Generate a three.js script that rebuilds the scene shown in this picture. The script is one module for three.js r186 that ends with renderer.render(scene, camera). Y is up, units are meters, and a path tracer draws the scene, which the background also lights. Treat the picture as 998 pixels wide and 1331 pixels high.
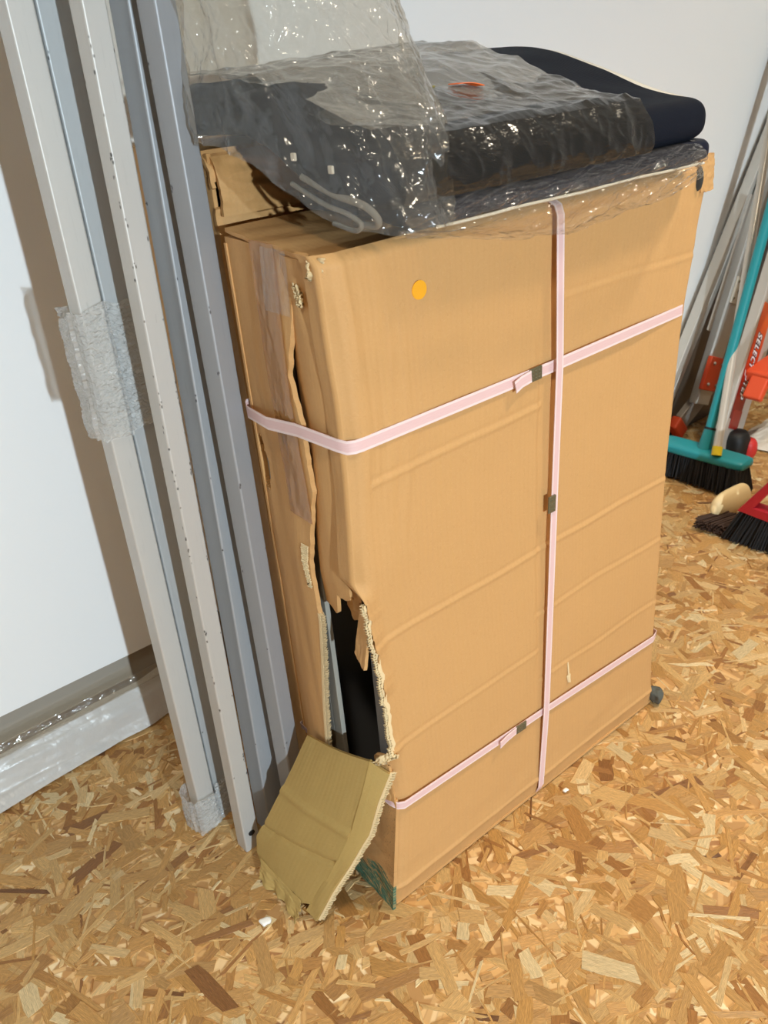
import * as THREE from 'three';
import { RoundedBoxGeometry } from 'three/addons/geometries/RoundedBoxGeometry.js';
import { mergeGeometries } from 'three/addons/utils/BufferGeometryUtils.js';
import { ImprovedNoise } from 'three/addons/math/ImprovedNoise.js';
import { RectAreaLightUniformsLib } from 'three/addons/lights/RectAreaLightUniformsLib.js';

// ------------------------------------------------------------------ camera, light, exposure
const scene = new THREE.Scene();
scene.background = new THREE.Color(0x000000);
const camera = new THREE.PerspectiveCamera(63.49, 998 / 1331, 0.05, 30);
camera.rotation.order = 'YXZ';
camera.position.set(-0.4298, 1.054, 0.6167);
camera.rotation.set(-0.5062, -0.6455, -0.0868);
camera.focus = 1.05; camera.userData.fStop = 10;
const renderer = new THREE.WebGLRenderer({ antialias: true });
renderer.toneMapping = THREE.LinearToneMapping;
renderer.toneMappingExposure = 1.0;
renderer.shadowMap.enabled = true;
RectAreaLightUniformsLib.init();
const KEY_POWER = 25, KEY_COLOR = new THREE.Color().setRGB(0.82, 0.99, 1.1), KEY_AT = [-0.65, 1.14, 2.8];
const DOWN_COLOR = new THREE.Color().setRGB(1.0, 0.87, 0.67), DOWN_SIZE = 0.24;
const DOWN_SPOTS = [[0.95, 0.7, 23], [1.95, 0.2, 10], [-0.7, 0.7, 11], [0.6, 2.4, 4]]; // x, z, candela

// ------------------------------------------------------------------ helpers
const perlin = new ImprovedNoise();
const N3 = (x, y, z) => perlin.noise(x + 31.7, y + 17.3, z + 5.1);
const fbm = (x, y, z, o = 4) => { let s = 0, a = 1, f = 1; for (let i = 0; i < o; i++) { s += a * N3(x * f, y * f, z * f + i * 9.7); a *= 0.5; f *= 2.03; } return s; };
const ridge = (x, y, z, o = 3) => { let s = 0, a = 1, f = 1; for (let i = 0; i < o; i++) { s += a * (1 - 2 * Math.abs(N3(x * f, y * f, z * f + i * 7.3))); a *= 0.5; f *= 2.1; } return s; };
function rng(seed) { let a = seed >>> 0; return () => { a = (a + 0x6d2b79f5) >>> 0; let t = Math.imul(a ^ (a >>> 15), 1 | a); t = (t + Math.imul(t ^ (t >>> 7), 61 | t)) ^ t; return ((t ^ (t >>> 14)) >>> 0) / 4294967296; }; }
const V = (x, y, z) => new THREE.Vector3(x, y, z);
const clamp = (x, a = 0, b = 1) => Math.min(b, Math.max(a, x));
const sstep = (a, b, x) => { const t = clamp((x - a) / (b - a)); return t * t * (3 - 2 * t); };
const mix = (a, b, t) => a + (b - a) * t;
function table(t, x) { if (x <= t[0][0]) return t[0][1]; for (let i = 1; i < t.length; i++) if (x <= t[i][0]) return mix(t[i - 1][1], t[i][1], (x - t[i - 1][0]) / (t[i][0] - t[i - 1][0])); return t[t.length - 1][1]; }
function along(pts, t) { const s = clamp(t) * (pts.length - 1), i = Math.min(pts.length - 2, Math.floor(s)), f = s - i; return pts[i].map((c, k) => mix(c, pts[i + 1][k], f)); }
const C = (hex) => new THREE.Color(hex);

function geo(pos, nor, uv, idx) {
  const g = new THREE.BufferGeometry();
  g.setAttribute('position', new THREE.Float32BufferAttribute(pos, 3));
  g.setAttribute('normal', new THREE.Float32BufferAttribute(nor, 3));
  g.setAttribute('uv', new THREE.Float32BufferAttribute(uv, 2));
  g.setIndex(idx);
  return g;
}
// a bent sheet: P(u, v) -> [x, y, z]; with thickness t it gets a back and a rim; keep(u, v) drops cells
function surf(nu, nv, P, { t = 0, keep = null, W = 1, H = 1, uoff = 0, voff = 0 } = {}) {
  const p = [], n = [], uv = [], at = (i, j) => j * (nu + 1) + i;
  for (let j = 0; j <= nv; j++) for (let i = 0; i <= nu; i++) { const q = P(i / nu, j / nv); p.push(q[0], q[1], q[2]); uv.push(uoff + (i / nu) * W, voff + (j / nv) * H); }
  const g = (i, j) => V(p[3 * at(i, j)], p[3 * at(i, j) + 1], p[3 * at(i, j) + 2]);
  for (let j = 0; j <= nv; j++) for (let i = 0; i <= nu; i++) {
    const a = g(Math.min(nu, i + 1), j).sub(g(Math.max(0, i - 1), j)), b = g(i, Math.min(nv, j + 1)).sub(g(i, Math.max(0, j - 1)));
    const c = a.cross(b); if (c.lengthSq() < 1e-20) c.set(0, 1, 0); c.normalize(); n.push(c.x, c.y, c.z);
  }
  const idx = [], live = [];
  for (let j = 0; j < nv; j++) for (let i = 0; i < nu; i++) {
    const k = !keep || keep((i + 0.5) / nu, (j + 0.5) / nv); live.push(k);
    if (k) idx.push(at(i, j), at(i + 1, j), at(i + 1, j + 1), at(i, j), at(i + 1, j + 1), at(i, j + 1));
  }
  if (!t) return geo(p, n, uv, idx);
  const m = (nu + 1) * (nv + 1);
  for (let k = 0; k < m; k++) { p.push(p[3 * k] - n[3 * k] * t, p[3 * k + 1] - n[3 * k + 1] * t, p[3 * k + 2] - n[3 * k + 2] * t); uv.push(uv[2 * k], uv[2 * k + 1]); }
  for (let k = 0; k < m; k++) n.push(-n[3 * k], -n[3 * k + 1], -n[3 * k + 2]);
  const L = (i, j) => i >= 0 && j >= 0 && i < nu && j < nv && live[j * nu + i];
  const rim = (a, b) => {
    const A = V(p[3 * a], p[3 * a + 1], p[3 * a + 2]), B = V(p[3 * b], p[3 * b + 1], p[3 * b + 2]), D = V(p[3 * (a + m)], p[3 * (a + m) + 1], p[3 * (a + m) + 2]);
    const q = B.clone().sub(A).cross(D.clone().sub(A)).normalize(), s = p.length / 3;
    for (const k of [a, b, b + m, a + m]) { p.push(p[3 * k], p[3 * k + 1], p[3 * k + 2]); n.push(-q.x, -q.y, -q.z); uv.push(uv[2 * k], uv[2 * k + 1]); }
    idx.push(s, s + 2, s + 1, s, s + 3, s + 2);
  };
  for (let j = 0; j < nv; j++) for (let i = 0; i < nu; i++) if (L(i, j)) {
    idx.push(m + at(i, j), m + at(i + 1, j + 1), m + at(i + 1, j), m + at(i, j), m + at(i, j + 1), m + at(i + 1, j + 1));
    if (!L(i, j - 1)) rim(at(i, j), at(i + 1, j));
    if (!L(i, j + 1)) rim(at(i + 1, j + 1), at(i, j + 1));
    if (!L(i - 1, j)) rim(at(i, j + 1), at(i, j));
    if (!L(i + 1, j)) rim(at(i + 1, j), at(i + 1, j + 1));
  }
  return geo(p, n, uv, idx);
}
const merge = (list) => mergeGeometries(list.map((g) => { const q = g.index ? g.toNonIndexed() : g; for (const k of Object.keys(q.attributes)) if (!['position', 'normal', 'uv'].includes(k)) q.deleteAttribute(k); return q; }));
function box(x0, y0, z0, x1, y1, z1, r = 0.002) {
  const g = r ? new RoundedBoxGeometry(x1 - x0, y1 - y0, z1 - z0, 2, Math.min(r, (x1 - x0) / 2.01, (y1 - y0) / 2.01, (z1 - z0) / 2.01)) : new THREE.BoxGeometry(x1 - x0, y1 - y0, z1 - z0);
  return g.translate((x0 + x1) / 2, (y0 + y1) / 2, (z0 + z1) / 2);
}
// a rounded bar from a to b; w across 'side', d across the third way
function bar(a, b, w, d, side = [1, 0, 0], r = 0.003) {
  const A = V(...a), B = V(...b), y = B.clone().sub(A), L = y.length(); y.normalize();
  const x = V(...side); x.addScaledVector(y, -x.dot(y)).normalize();
  const z = x.clone().cross(y);
  const g = new RoundedBoxGeometry(w, L, d, 2, Math.min(r, w / 2.01, d / 2.01));
  g.applyMatrix4(new THREE.Matrix4().makeBasis(x, y, z).setPosition(A.add(B).multiplyScalar(0.5)));
  return g;
}
function rod(a, b, r0, r1 = r0, seg = 20) {
  const A = V(...a), B = V(...b), y = B.clone().sub(A), L = y.length(); y.normalize();
  const g = new THREE.CylinderGeometry(r1, r0, L, seg);
  g.applyQuaternion(new THREE.Quaternion().setFromUnitVectors(V(0, 1, 0), y));
  return g.translate((A.x + B.x) / 2, (A.y + B.y) / 2, (A.z + B.z) / 2);
}
// a flat band of width w and thickness t along points, each with its outward normal
function band(pts, w, t, sub = 6) {
  const P = pts.map((q) => V(...q[0])), Nn = pts.map((q) => V(...q[1]).normalize()), p = [], n = [], uv = [], idx = [];
  const path = [], nor = [];
  for (let i = 0; i < P.length - 1; i++) for (let k = 0; k < sub; k++) { path.push(P[i].clone().lerp(P[i + 1], k / sub)); nor.push(Nn[i].clone().lerp(Nn[i + 1], k / sub).normalize()); }
  path.push(P[P.length - 1]); nor.push(Nn[Nn.length - 1]);
  let len = 0; const rings = [];
  for (let i = 0; i < path.length; i++) {
    if (i) len += path[i].distanceTo(path[i - 1]);
    const d = path[Math.min(path.length - 1, i + 1)].clone().sub(path[Math.max(0, i - 1)]).normalize(), s = d.clone().cross(nor[i]).normalize(), o = nor[i];
    const c = [[-w / 2, t], [w / 2, t], [w / 2, 0], [-w / 2, 0]].map(([a, b]) => path[i].clone().addScaledVector(s, a).addScaledVector(o, b));
    rings.push({ c, s, o, len });
  }
  const face = (k, l, get) => {
    const b0 = p.length / 3;
    rings.forEach((r) => { const q = get(r); for (const [m, u] of [[k, 0], [l, 1]]) { p.push(r.c[m].x, r.c[m].y, r.c[m].z); n.push(q.x, q.y, q.z); uv.push(u, r.len / 0.1); } });
    for (let i = 0; i < rings.length - 1; i++) { const a = b0 + 2 * i; idx.push(a, a + 1, a + 3, a, a + 3, a + 2); }
  };
  face(0, 1, (r) => r.o); face(1, 2, (r) => r.s); face(2, 3, (r) => r.o.clone().negate()); face(3, 0, (r) => r.s.clone().negate());
  return geo(p, n, uv, idx);
}
// torn corrugated edge: the wavy medium that shows between the two liners; across = through the board, out = away from the board
function fluted(pts, across, out, t, seed, step = 0.0038) {
  const R = rng(seed), parts = [], A = V(...across).normalize(), O = V(...out).normalize();
  let L = 0; for (let i = 1; i < pts.length; i++) L += V(...pts[i]).distanceTo(V(...pts[i - 1]));
  const n = Math.max(8, Math.round(L / step)) * 2, deep = Array.from({ length: n + 1 }, () => 0.001 + 0.0025 * R());
  parts.push(surf(n * 2, 2, (u, v) => {
    const q = V(...along(pts, u)), k = Math.min(n, Math.floor(u * n));
    const w = Math.sin(u * n * Math.PI) * t * 0.46;
    q.addScaledVector(A, w - t / 2).addScaledVector(O, (v - 0.3) * 0.006 + v * deep[k] + 0.0012 * Math.cos(u * n * Math.PI)); return [q.x, q.y, q.z];
  }, { t: 0.0004, W: L * 8, H: 0.02 }));
  for (const side of [0.0, -1.0]) parts.push(surf(n * 2, 2, (u, v) => {
    const q = V(...along(pts, u)), k = Math.min(n, Math.floor(u * n));
    q.addScaledVector(A, side * t).addScaledVector(O, (v - 0.6) * 0.003 + v * deep[(k * 7) % n] * 0.9); return [q.x, q.y, q.z];
  }, { t: 0.0005, W: L * 8, H: 0.02 }));
  return merge(parts);
}
// soft block: rounded plan, rounded edge; bot(x, z) and top(x, z) give its faces; wr(x, y, z, Y, r) ruffles it
function pad(x0, x1, z0, z1, bot, top, edge, corner, wr = null, nu = 160, nv = 60) {
  const cx = (x0 + x1) / 2, ax = (x1 - x0) / 2, cz = (z0 + z1) / 2, az = (z1 - z0) / 2;
  const plan = (u, d) => { // rounded rectangle, inset by d, walked at an even pace, clockwise seen from above
    const X = Math.max(1e-4, ax - d), Z = Math.max(1e-4, az - d), r = Math.min(corner, X * 0.98, Z * 0.98), q = Math.PI * r / 2, sx = 2 * (X - r), sz = 2 * (Z - r);
    const F = ax, G = az, rr = Math.min(corner, F * 0.98, G * 0.98), Q = Math.PI * rr / 2, SX = 2 * (F - rr), SZ = 2 * (G - rr), T = 2 * (SX + SZ) + 4 * Q;
    let t = (u % 1) * T; const seg = [[SX, 0], [Q, 1], [SZ, 2], [Q, 3], [SX, 4], [Q, 5], [SZ, 6], [Q, 7]];
    for (const [L, k] of seg) { if (t <= L) { const f = L ? t / L : 0, a = (f * Math.PI) / 2;
      if (k === 0) return [-X + r + f * sx, Z]; if (k === 1) return [X - r + r * Math.sin(a), Z - r + r * Math.cos(a)]; if (k === 2) return [X, Z - r - f * sz]; if (k === 3) return [X - r + r * Math.cos(a), -Z + r - r * Math.sin(a)];
      if (k === 4) return [X - r - f * sx, -Z]; if (k === 5) return [-X + r - r * Math.sin(a), -Z + r - r * Math.cos(a)]; if (k === 6) return [-X, -Z + r + f * sz]; return [-X + r - r * Math.cos(a), Z - r + r * Math.sin(a)]; } t -= L; }
    return [-X + r, Z];
  };
  return surf(nu, nv, (u, v) => {
    let d = 0, Y, k = 1; const e = Math.min(edge, ax, az);
    if (v < 0.3) { k = v / 0.3; d = e; Y = -1; } else if (v > 0.7) { k = (1 - v) / 0.3; d = e; Y = 1; } else { const h = ((v - 0.5) / 0.4) * Math.PI; d = e * (1 - Math.pow(Math.abs(Math.cos(h)), 0.75)); Y = Math.sign(h) * Math.pow(Math.abs(Math.sin(h)), 0.8); }
    const q = plan(u, d); let x = cx + q[0] * k, z = cz + q[1] * k;
    const b = bot(x, z), t = top(x, z); let y = (b + t) / 2 + ((t - b) / 2) * Y;
    if (wr) { const w = wr(x, y, z, Y, k); x += w[0]; y += w[1]; z += w[2]; }
    return [x, y, z];
  }, { W: 1.6, H: 0.5 });
}

// ------------------------------------------------------------------ naming
const taken = {};
const numbered = (n) => { const k = taken[n] = (taken[n] ?? -1) + 1; return k ? n + '_' + String(k).padStart(3, '0') : n; };
const shade = (o) => { o.castShadow = o.receiveShadow = true; return o; };
function tag(o, label, category, group, kind) { if (label) o.userData.label = label; if (category) o.userData.category = category; if (group) o.userData.group = group; if (kind) o.userData.kind = kind; return o; }
function thing(name, label, category, at = [0, 0, 0], group) { const o = new THREE.Group(); o.name = numbered(name); o.position.set(...at); scene.add(o); return tag(o, label, category, group); }
// geometry in world metres becomes a part of 'parent' (its thing stands unturned at parent.userData.origin)
function part(parent, name, g, m, label) {
  const o = shade(new THREE.Mesh(g, m)); o.name = name; if (label) o.userData.label = label;
  const w = V(0, 0, 0); for (let q = parent; q && q !== scene; q = q.parent) w.add(q.position);
  g.translate(-w.x, -w.y, -w.z); parent.add(o); return o;
}
function single(name, g, m, label, category, at = [0, 0, 0], group, kind) { const o = shade(new THREE.Mesh(g.translate(-at[0], -at[1], -at[2]), m)); o.name = numbered(name); o.position.set(...at); scene.add(o); return tag(o, label, category, group, kind); }
function struct(name, g, m, parent) { const o = shade(new THREE.Mesh(g, m)); o.name = name; (parent || scene).add(o); if (!parent) o.userData.kind = 'structure'; return o; }

// ------------------------------------------------------------------ textures
function canvasTex(w, h, draw, { srgb = true, rx = 1, ry = 1, wrap = true } = {}) {
  const c = document.createElement('canvas'); c.width = w; c.height = h; draw(c.getContext('2d'), w, h);
  const t = new THREE.CanvasTexture(c); if (srgb) t.colorSpace = THREE.SRGBColorSpace;
  if (wrap) t.wrapS = t.wrapT = THREE.RepeatWrapping; t.repeat.set(rx, ry); t.anisotropy = 8; return t;
}
function dataTex(n, f, { srgb = false, rx = 1, ry = 1, m = n } = {}) {
  const d = new Uint8Array(n * m * 4);
  for (let y = 0; y < m; y++) for (let x = 0; x < n; x++) { const v = f(x, y), o = 4 * (y * n + x); if (Array.isArray(v)) { d[o] = v[0]; d[o + 1] = v[1]; d[o + 2] = v[2]; } else d[o] = d[o + 1] = d[o + 2] = v; d[o + 3] = 255; }
  const t = new THREE.DataTexture(d, n, m); t.magFilter = THREE.LinearFilter; t.minFilter = THREE.LinearMipmapLinearFilter; t.wrapS = t.wrapT = THREE.RepeatWrapping;
  if (srgb) t.colorSpace = THREE.SRGBColorSpace; t.repeat.set(rx, ry); t.needsUpdate = true; return t;
}
const R0 = rng(11);
// kraft paper: fine fibres, faint vertical flutes, specks (uv in metres; one tile is 0.25 m)
const kraftDraw = (base, dark, light, seed) => (x, w, h) => {
  const R = rng(seed); x.fillStyle = base; x.fillRect(0, 0, w, h);
  for (let i = 0; i < 9000; i++) { x.strokeStyle = R() < 0.5 ? dark : light; x.globalAlpha = 0.05 + 0.12 * R(); x.lineWidth = 0.6 + R(); const a = R() * w, b = R() * h, t = R() * 6.28, l = 2 + 9 * R(); x.beginPath(); x.moveTo(a, b); x.lineTo(a + Math.cos(t) * l, b + Math.sin(t) * l); x.stroke(); }
  for (let i = 0; i < w; i += 16) { x.globalAlpha = 0.015 + 0.02 * R(); x.fillStyle = dark; x.fillRect(i, 0, 6, h); }
  for (let i = 0; i < 60; i++) { x.globalAlpha = 0.25 * R(); x.fillStyle = R() < 0.6 ? dark : light; x.beginPath(); x.ellipse(R() * w, R() * h, 1 + 2 * R(), 1 + R(), R() * 3, 0, 7); x.fill(); }
  x.globalAlpha = 1;
};
const kraftTex = canvasTex(512, 512, kraftDraw('#c99a62', '#ad7d47', '#dab07c', 3), { rx: 4, ry: 4 });
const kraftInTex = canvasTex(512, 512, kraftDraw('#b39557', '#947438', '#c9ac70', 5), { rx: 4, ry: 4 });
const fluteBump = dataTex(256, (x, y) => 128 + 46 * Math.sin((x / 256) * 2 * Math.PI * 36) + 40 * N3(x * 0.07, y * 0.02, 1) + 22 * N3(x * 0.4, y * 0.4, 3), { rx: 4, ry: 4 });
const clothBump = dataTex(256, (x, y) => 128 + 60 * Math.sin(((x + y) / 256) * 2 * Math.PI * 40) + 50 * N3(x * 0.11, y * 0.11, 2), { rx: 6, ry: 6 });
const filmBump = dataTex(512, (x, y) => { const u = x / 512, v = y / 512, f = (a, b) => ridge(a * 7, b * 7, 2.5, 3); const e = Math.min(u, v, 1 - u, 1 - v); const s = f(u, v), q = f((u + 0.5) % 1, (v + 0.5) % 1); return clamp(128 + 60 * mix(q, s, sstep(0, 0.12, e)), 0, 255); }, { rx: 5, ry: 5 });
const crinkleBump = dataTex(256, (x, y) => { const u = x / 256, v = y / 256, f = (a, b) => ridge(a * 9, b * 18, 7.5, 3), e = Math.min(u, v, 1 - u, 1 - v); return clamp(128 + 60 * mix(f((u + 0.5) % 1, (v + 0.5) % 1), f(u, v), sstep(0, 0.12, e)), 0, 255); }, { rx: 12, ry: 12 });
const grainTex = dataTex(256, (x, y) => { const s = 1 + 0.2 * N3(x * 0.012, y * 0.28, 6) + 0.3 * N3(x * 0.05, y * 0.8, 9) + 0.05 * N3(x * 0.4, y * 0.4, 2); const v = clamp(215 * s, 0, 255); return [v, v * 0.985, v * 0.96]; }, { srgb: true });
const wallBump = dataTex(256, (x, y) => 128 + 30 * N3(x * 0.2, y * 0.2, 1) + 20 * N3(x * 0.5, y * 0.5, 4), { rx: 3, ry: 3 });

const M = {};
const std = (o) => new THREE.MeshStandardMaterial(o), phy = (o) => new THREE.MeshPhysicalMaterial({ side: THREE.DoubleSide, ...o });
M.kraft = std({ map: kraftTex, bumpMap: fluteBump, bumpScale: 0.00022, roughness: 0.72, side: THREE.DoubleSide });
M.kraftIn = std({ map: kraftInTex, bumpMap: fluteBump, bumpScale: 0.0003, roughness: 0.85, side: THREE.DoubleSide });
M.tornPaper = std({ color: 0xe2c99c, roughness: 0.95, side: THREE.DoubleSide });
M.strap = std({ color: 0xecd6d5, roughness: 0.42, map: canvasTex(64, 64, (x, w, h) => { x.fillStyle = '#fff'; x.fillRect(0, 0, w, h); x.fillStyle = '#f3e2e2'; x.fillRect(12, 0, 40, h); for (let i = 0; i < 300; i++) { x.globalAlpha = 0.15; x.fillStyle = R0() < 0.5 ? '#d9b9bc' : '#fff'; x.fillRect(R0() * w, R0() * h, 1, 4); } }) });
M.seal = std({ color: 0x6e6a54, metalness: 0.45, roughness: 0.4 });
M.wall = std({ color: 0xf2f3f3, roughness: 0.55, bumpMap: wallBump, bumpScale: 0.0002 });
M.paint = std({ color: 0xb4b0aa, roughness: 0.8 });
M.steel = std({ color: 0x9fa2a6, metalness: 0.25, roughness: 0.45 });
M.aluminium = std({ color: 0xb9b5ae, metalness: 0.55, roughness: 0.45 });
M.navy = phy({ color: 0x0d121e, roughness: 0.8, specularIntensity: 0.4, sheen: 0.05, sheenColor: C(0x5a6478), sheenRoughness: 0.5, bumpMap: clothBump, bumpScale: 0.0003 });
M.navyGloss = phy({ color: 0x10162a, roughness: 0.5, specularIntensity: 0.6, sheen: 0.05, sheenColor: C(0x66708a), sheenRoughness: 0.4, bumpMap: clothBump, bumpScale: 0.0003 });
M.lining = std({ color: 0xd8d2c6, roughness: 0.9, side: THREE.DoubleSide });
M.liningGrey = std({ color: 0x807d77, roughness: 0.9, side: THREE.DoubleSide });
M.filmClear = phy({ color: 0xf7f4ee, transmission: 0.96, thickness: 0, roughness: 0.1, ior: 1.5, bumpMap: filmBump, bumpScale: 0.005 });
M.filmBag = phy({ color: 0xf1ede6, transmission: 0.94, thickness: 0, roughness: 0.1, ior: 1.5, bumpMap: filmBump, bumpScale: 0.006 });
M.filmHazy = phy({ color: 0xb8b2a9, transmission: 0.965, thickness: 0, roughness: 0.14, ior: 1.45, bumpMap: filmBump, bumpScale: 0.0016 });
M.filmMilky = phy({ color: 0xe4e2de, transmission: 0.35, thickness: 0, roughness: 0.3, ior: 1.45, bumpMap: filmBump, bumpScale: 0.002 });
M.bubble = phy({ color: 0xf4f4f2, transmission: 0.66, thickness: 0, roughness: 0.12, ior: 1.5, bumpMap: crinkleBump, bumpScale: 0.008 });
M.tapeFilm = phy({ color: 0xc9965a, transmission: 0.45, thickness: 0, roughness: 0.16, ior: 1.5, bumpMap: filmBump, bumpScale: 0.001 });
M.black = std({ color: 0x101010, roughness: 0.6 });

// ------------------------------------------------------------------ the room
const WZ = -0.65, PB = 0.127;
struct('wall_back', new THREE.BoxGeometry(5.4, 2.8 - PB, 0.12).translate(0.1, (2.8 + PB) / 2, WZ - 0.06), M.wall);
struct('baseboard_back', new THREE.BoxGeometry(5.4, PB + 0.1, 0.1).translate(0.1, PB / 2 - 0.05, WZ - 0.068), std({ color: 0xa39a8d, roughness: 0.6 }));
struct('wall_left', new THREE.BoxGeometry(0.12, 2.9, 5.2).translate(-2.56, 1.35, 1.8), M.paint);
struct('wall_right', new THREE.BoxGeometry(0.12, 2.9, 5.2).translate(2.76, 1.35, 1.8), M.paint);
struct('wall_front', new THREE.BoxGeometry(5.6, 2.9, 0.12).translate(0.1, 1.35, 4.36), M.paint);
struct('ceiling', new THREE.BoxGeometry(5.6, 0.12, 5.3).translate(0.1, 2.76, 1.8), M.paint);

// oriented strand board: a pressed base and thousands of thin strands on it
const PAL = [['#d9b27a', 5], ['#e4c493', 4], ['#cc9f64', 5], ['#b98950', 4], ['#c99a5c', 4], ['#a97743', 2.4], ['#edd7ae', 2], ['#98693d', 0.7], ['#d2a468', 5], ['#7a5230', 0.18], ['#dcb67e', 4], ['#c79d66', 3]];
const palSum = PAL.reduce((s, q) => s + q[1], 0);
const pick = (R) => { let t = R() * palSum; for (const [h, w] of PAL) if ((t -= w) < 0) return h; return PAL[0][0]; };
const osbTex = canvasTex(1024, 1024, (x, w, h) => {
  const R = rng(21); x.fillStyle = '#b08450'; x.fillRect(0, 0, w, h);
  for (let i = 0; i < 3600; i++) { const a = R() * w, b = R() * h, t = R() * 6.28, l = 20 + 60 * R(), k = 5 + 16 * R() * R(); x.save(); x.translate(a, b); x.rotate(t); x.globalAlpha = 0.9; x.fillStyle = pick(R); x.fillRect(-l / 2, -k / 2, l, k); x.globalAlpha = 0.25; x.fillStyle = '#7a5230'; x.fillRect(-l / 2, k / 2 - 1, l, 1.2); x.restore(); }
}, { rx: 1, ry: 1 });
M.osb = std({ map: osbTex, roughness: 0.6 });
M.strand = std({ vertexColors: true, map: grainTex, roughness: 0.5, bumpMap: grainTex, bumpScale: 0.0009 });
const floorG = new THREE.BoxGeometry(5.6, 0.1, 5.3).translate(0.1, -0.0522, 1.8);
{ const p = floorG.attributes.position, u = floorG.attributes.uv; for (let i = 0; i < p.count; i++) u.setXY(i, p.getX(i) / 1.1, p.getZ(i) / 1.1); }
const floor = struct('floor', floorG, M.osb);
{
  const R = rng(77), list = [];
  const cam = camera.position.clone(); camera.updateMatrixWorld(); camera.updateProjectionMatrix();
  const inv = camera.matrixWorldInverse.copy(camera.matrixWorld).invert(), q = V(0, 0, 0);
  for (let i = 0; i < 24000; i++) {
    const x = -1.0 + 3.3 * R(), z = WZ + 0.02 + 1.62 * R(), L = 0.02 + 0.088 * Math.pow(R(), 1.5), w = Math.min(L * 0.6, 0.002 + 0.023 * Math.pow(R(), 1.9)), a = R() * Math.PI * 2;
    const wide = R() < 0.05 ? 1.5 : 1, h = -0.0003 - 0.0015 * R(), n = 8;
    if (z - L / 2 < WZ) continue;
    const out = [], tilt = (R() - 0.5) * 0.008;
    const half = (L / 2), hw = (w * wide) / 2;
    for (let k = 0; k < n; k++) { // a splinter: long sides, ragged ends
      const s = [[-1, -1], [-0.35, -1], [0.3, -1], [1, -1], [1, 1], [0.35, 1], [-0.3, 1], [-1, 1]][k];
      out.push([s[0] * half * (Math.abs(s[0]) === 1 ? 1 - 0.38 * R() : 1), s[1] * hw * (0.78 + 0.3 * R())]);
    }
    const col = C(pick(R)), tone = 1.06 + 0.28 * R(); col.multiplyScalar(tone); col.b *= 0.92; col.r *= 1.02;
    q.set(x, 0, z).applyMatrix4(inv); const px = q.x / -q.z * 1076, py = q.y / -q.z * 1076;
    const under = x > 0 && x < 0.58 && z < 0 && z > -0.45;
    const seen = q.z < 0 && Math.abs(px) < 520 && Math.abs(py) < 690 && !under ? (L * w * wide * cam.y) / Math.pow(q.length(), 3) * (0.4 + h * -0 + (h > -0.0012 ? 1 : 0)) : 0;
    list.push({ x, z, a, h, out, col, tilt, seen, uo: R() * 9, vo: R() * 9 });
  }
  const flake = (f) => {
    const p = [], n = [], uv = [], c = [], idx = [], ca = Math.cos(f.a), sa = Math.sin(f.a), N = f.out.length;
    const put = (u, v, y, nx, ny, nz) => { p.push(f.x + u * ca - v * sa, y, f.z + u * sa + v * ca); n.push(nx, ny, nz); uv.push(f.uo + u / 0.1, f.vo + v / 0.03); c.push(f.col.r, f.col.g, f.col.b); };
    put(0, 0, f.h, 0, 1, 0);
    for (const [u, v] of f.out) put(u, v, f.h + u * f.tilt, 0, 1, 0);
    for (let k = 0; k < N; k++) idx.push(0, 1 + ((k + 1) % N), 1 + k);
    for (let k = 0; k < N; k++) { // bevelled rim down into the board
      const A = f.out[k], B = f.out[(k + 1) % N], ex = B[0] - A[0], ev = B[1] - A[1], l = Math.hypot(ex, ev) || 1, nu = ev / l, nv = -ex / l, s = p.length / 3;
      const nx = nu * ca - nv * sa, nz = nu * sa + nv * ca;
      for (const [P, o, d] of [[A, 0, 0], [B, 0, 0], [B, 0.0004, 0.0016], [A, 0.0004, 0.0016]]) put(P[0] + nu * o, P[1] + nv * o, f.h + P[0] * f.tilt - d, nx * 0.9, 0.4, nz * 0.9);
      idx.push(s, s + 1, s + 2, s, s + 2, s + 3);
    }
    const g = geo(p, n, uv, idx); g.setAttribute('color', new THREE.Float32BufferAttribute(c, 3)); return g;
  };
  list.sort((a, b) => b.seen - a.seen);
  list.slice(0, 300).forEach((f) => { const m = struct(numbered('wood_strand'), flake(f), M.strand, floor); });
  const rest = struct('small_wood_strands', mergeGeometries(list.slice(300).map(flake)), M.strand, floor); rest.userData.kind = 'stuff';
}

// lamps of the room: warm downlights in the ceiling, a cool work lamp on a stand behind the photographer
M.glowWarm = std({ color: 0xffffff, emissive: DOWN_COLOR, emissiveIntensity: 6 });
M.glowCool = std({ color: 0xffffff, emissive: KEY_COLOR, emissiveIntensity: 8 });
DOWN_SPOTS.forEach(([x, z, power], i) => {
  const t = thing('ceiling_light', ['warm round downlight above the front of the carton', 'warm round downlight above the brooms at the right', 'warm round downlight above the steel poles', 'warm round downlight furthest from the back wall'][i], 'lamp', [x, 2.7, z], 'ceiling downlights');
  part(t, 'frame', new THREE.TorusGeometry(DOWN_SIZE / 2 + 0.012, 0.012, 10, 40).rotateX(Math.PI / 2).translate(x, 2.696, z), M.paint);
  part(t, 'diffuser', new THREE.CylinderGeometry(DOWN_SIZE / 2, DOWN_SIZE / 2, 0.008, 40).translate(x, 2.696, z), M.glowWarm);
  const l = new THREE.SpotLight(DOWN_COLOR, power, 0, 0.76, 1, 2); l.position.set(x, 2.685, z); l.target.position.set(x, 0, z); l.castShadow = true; l.shadow.radius = 6; l.shadow.mapSize.set(1024, 1024); scene.add(l, l.target);
});
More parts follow.
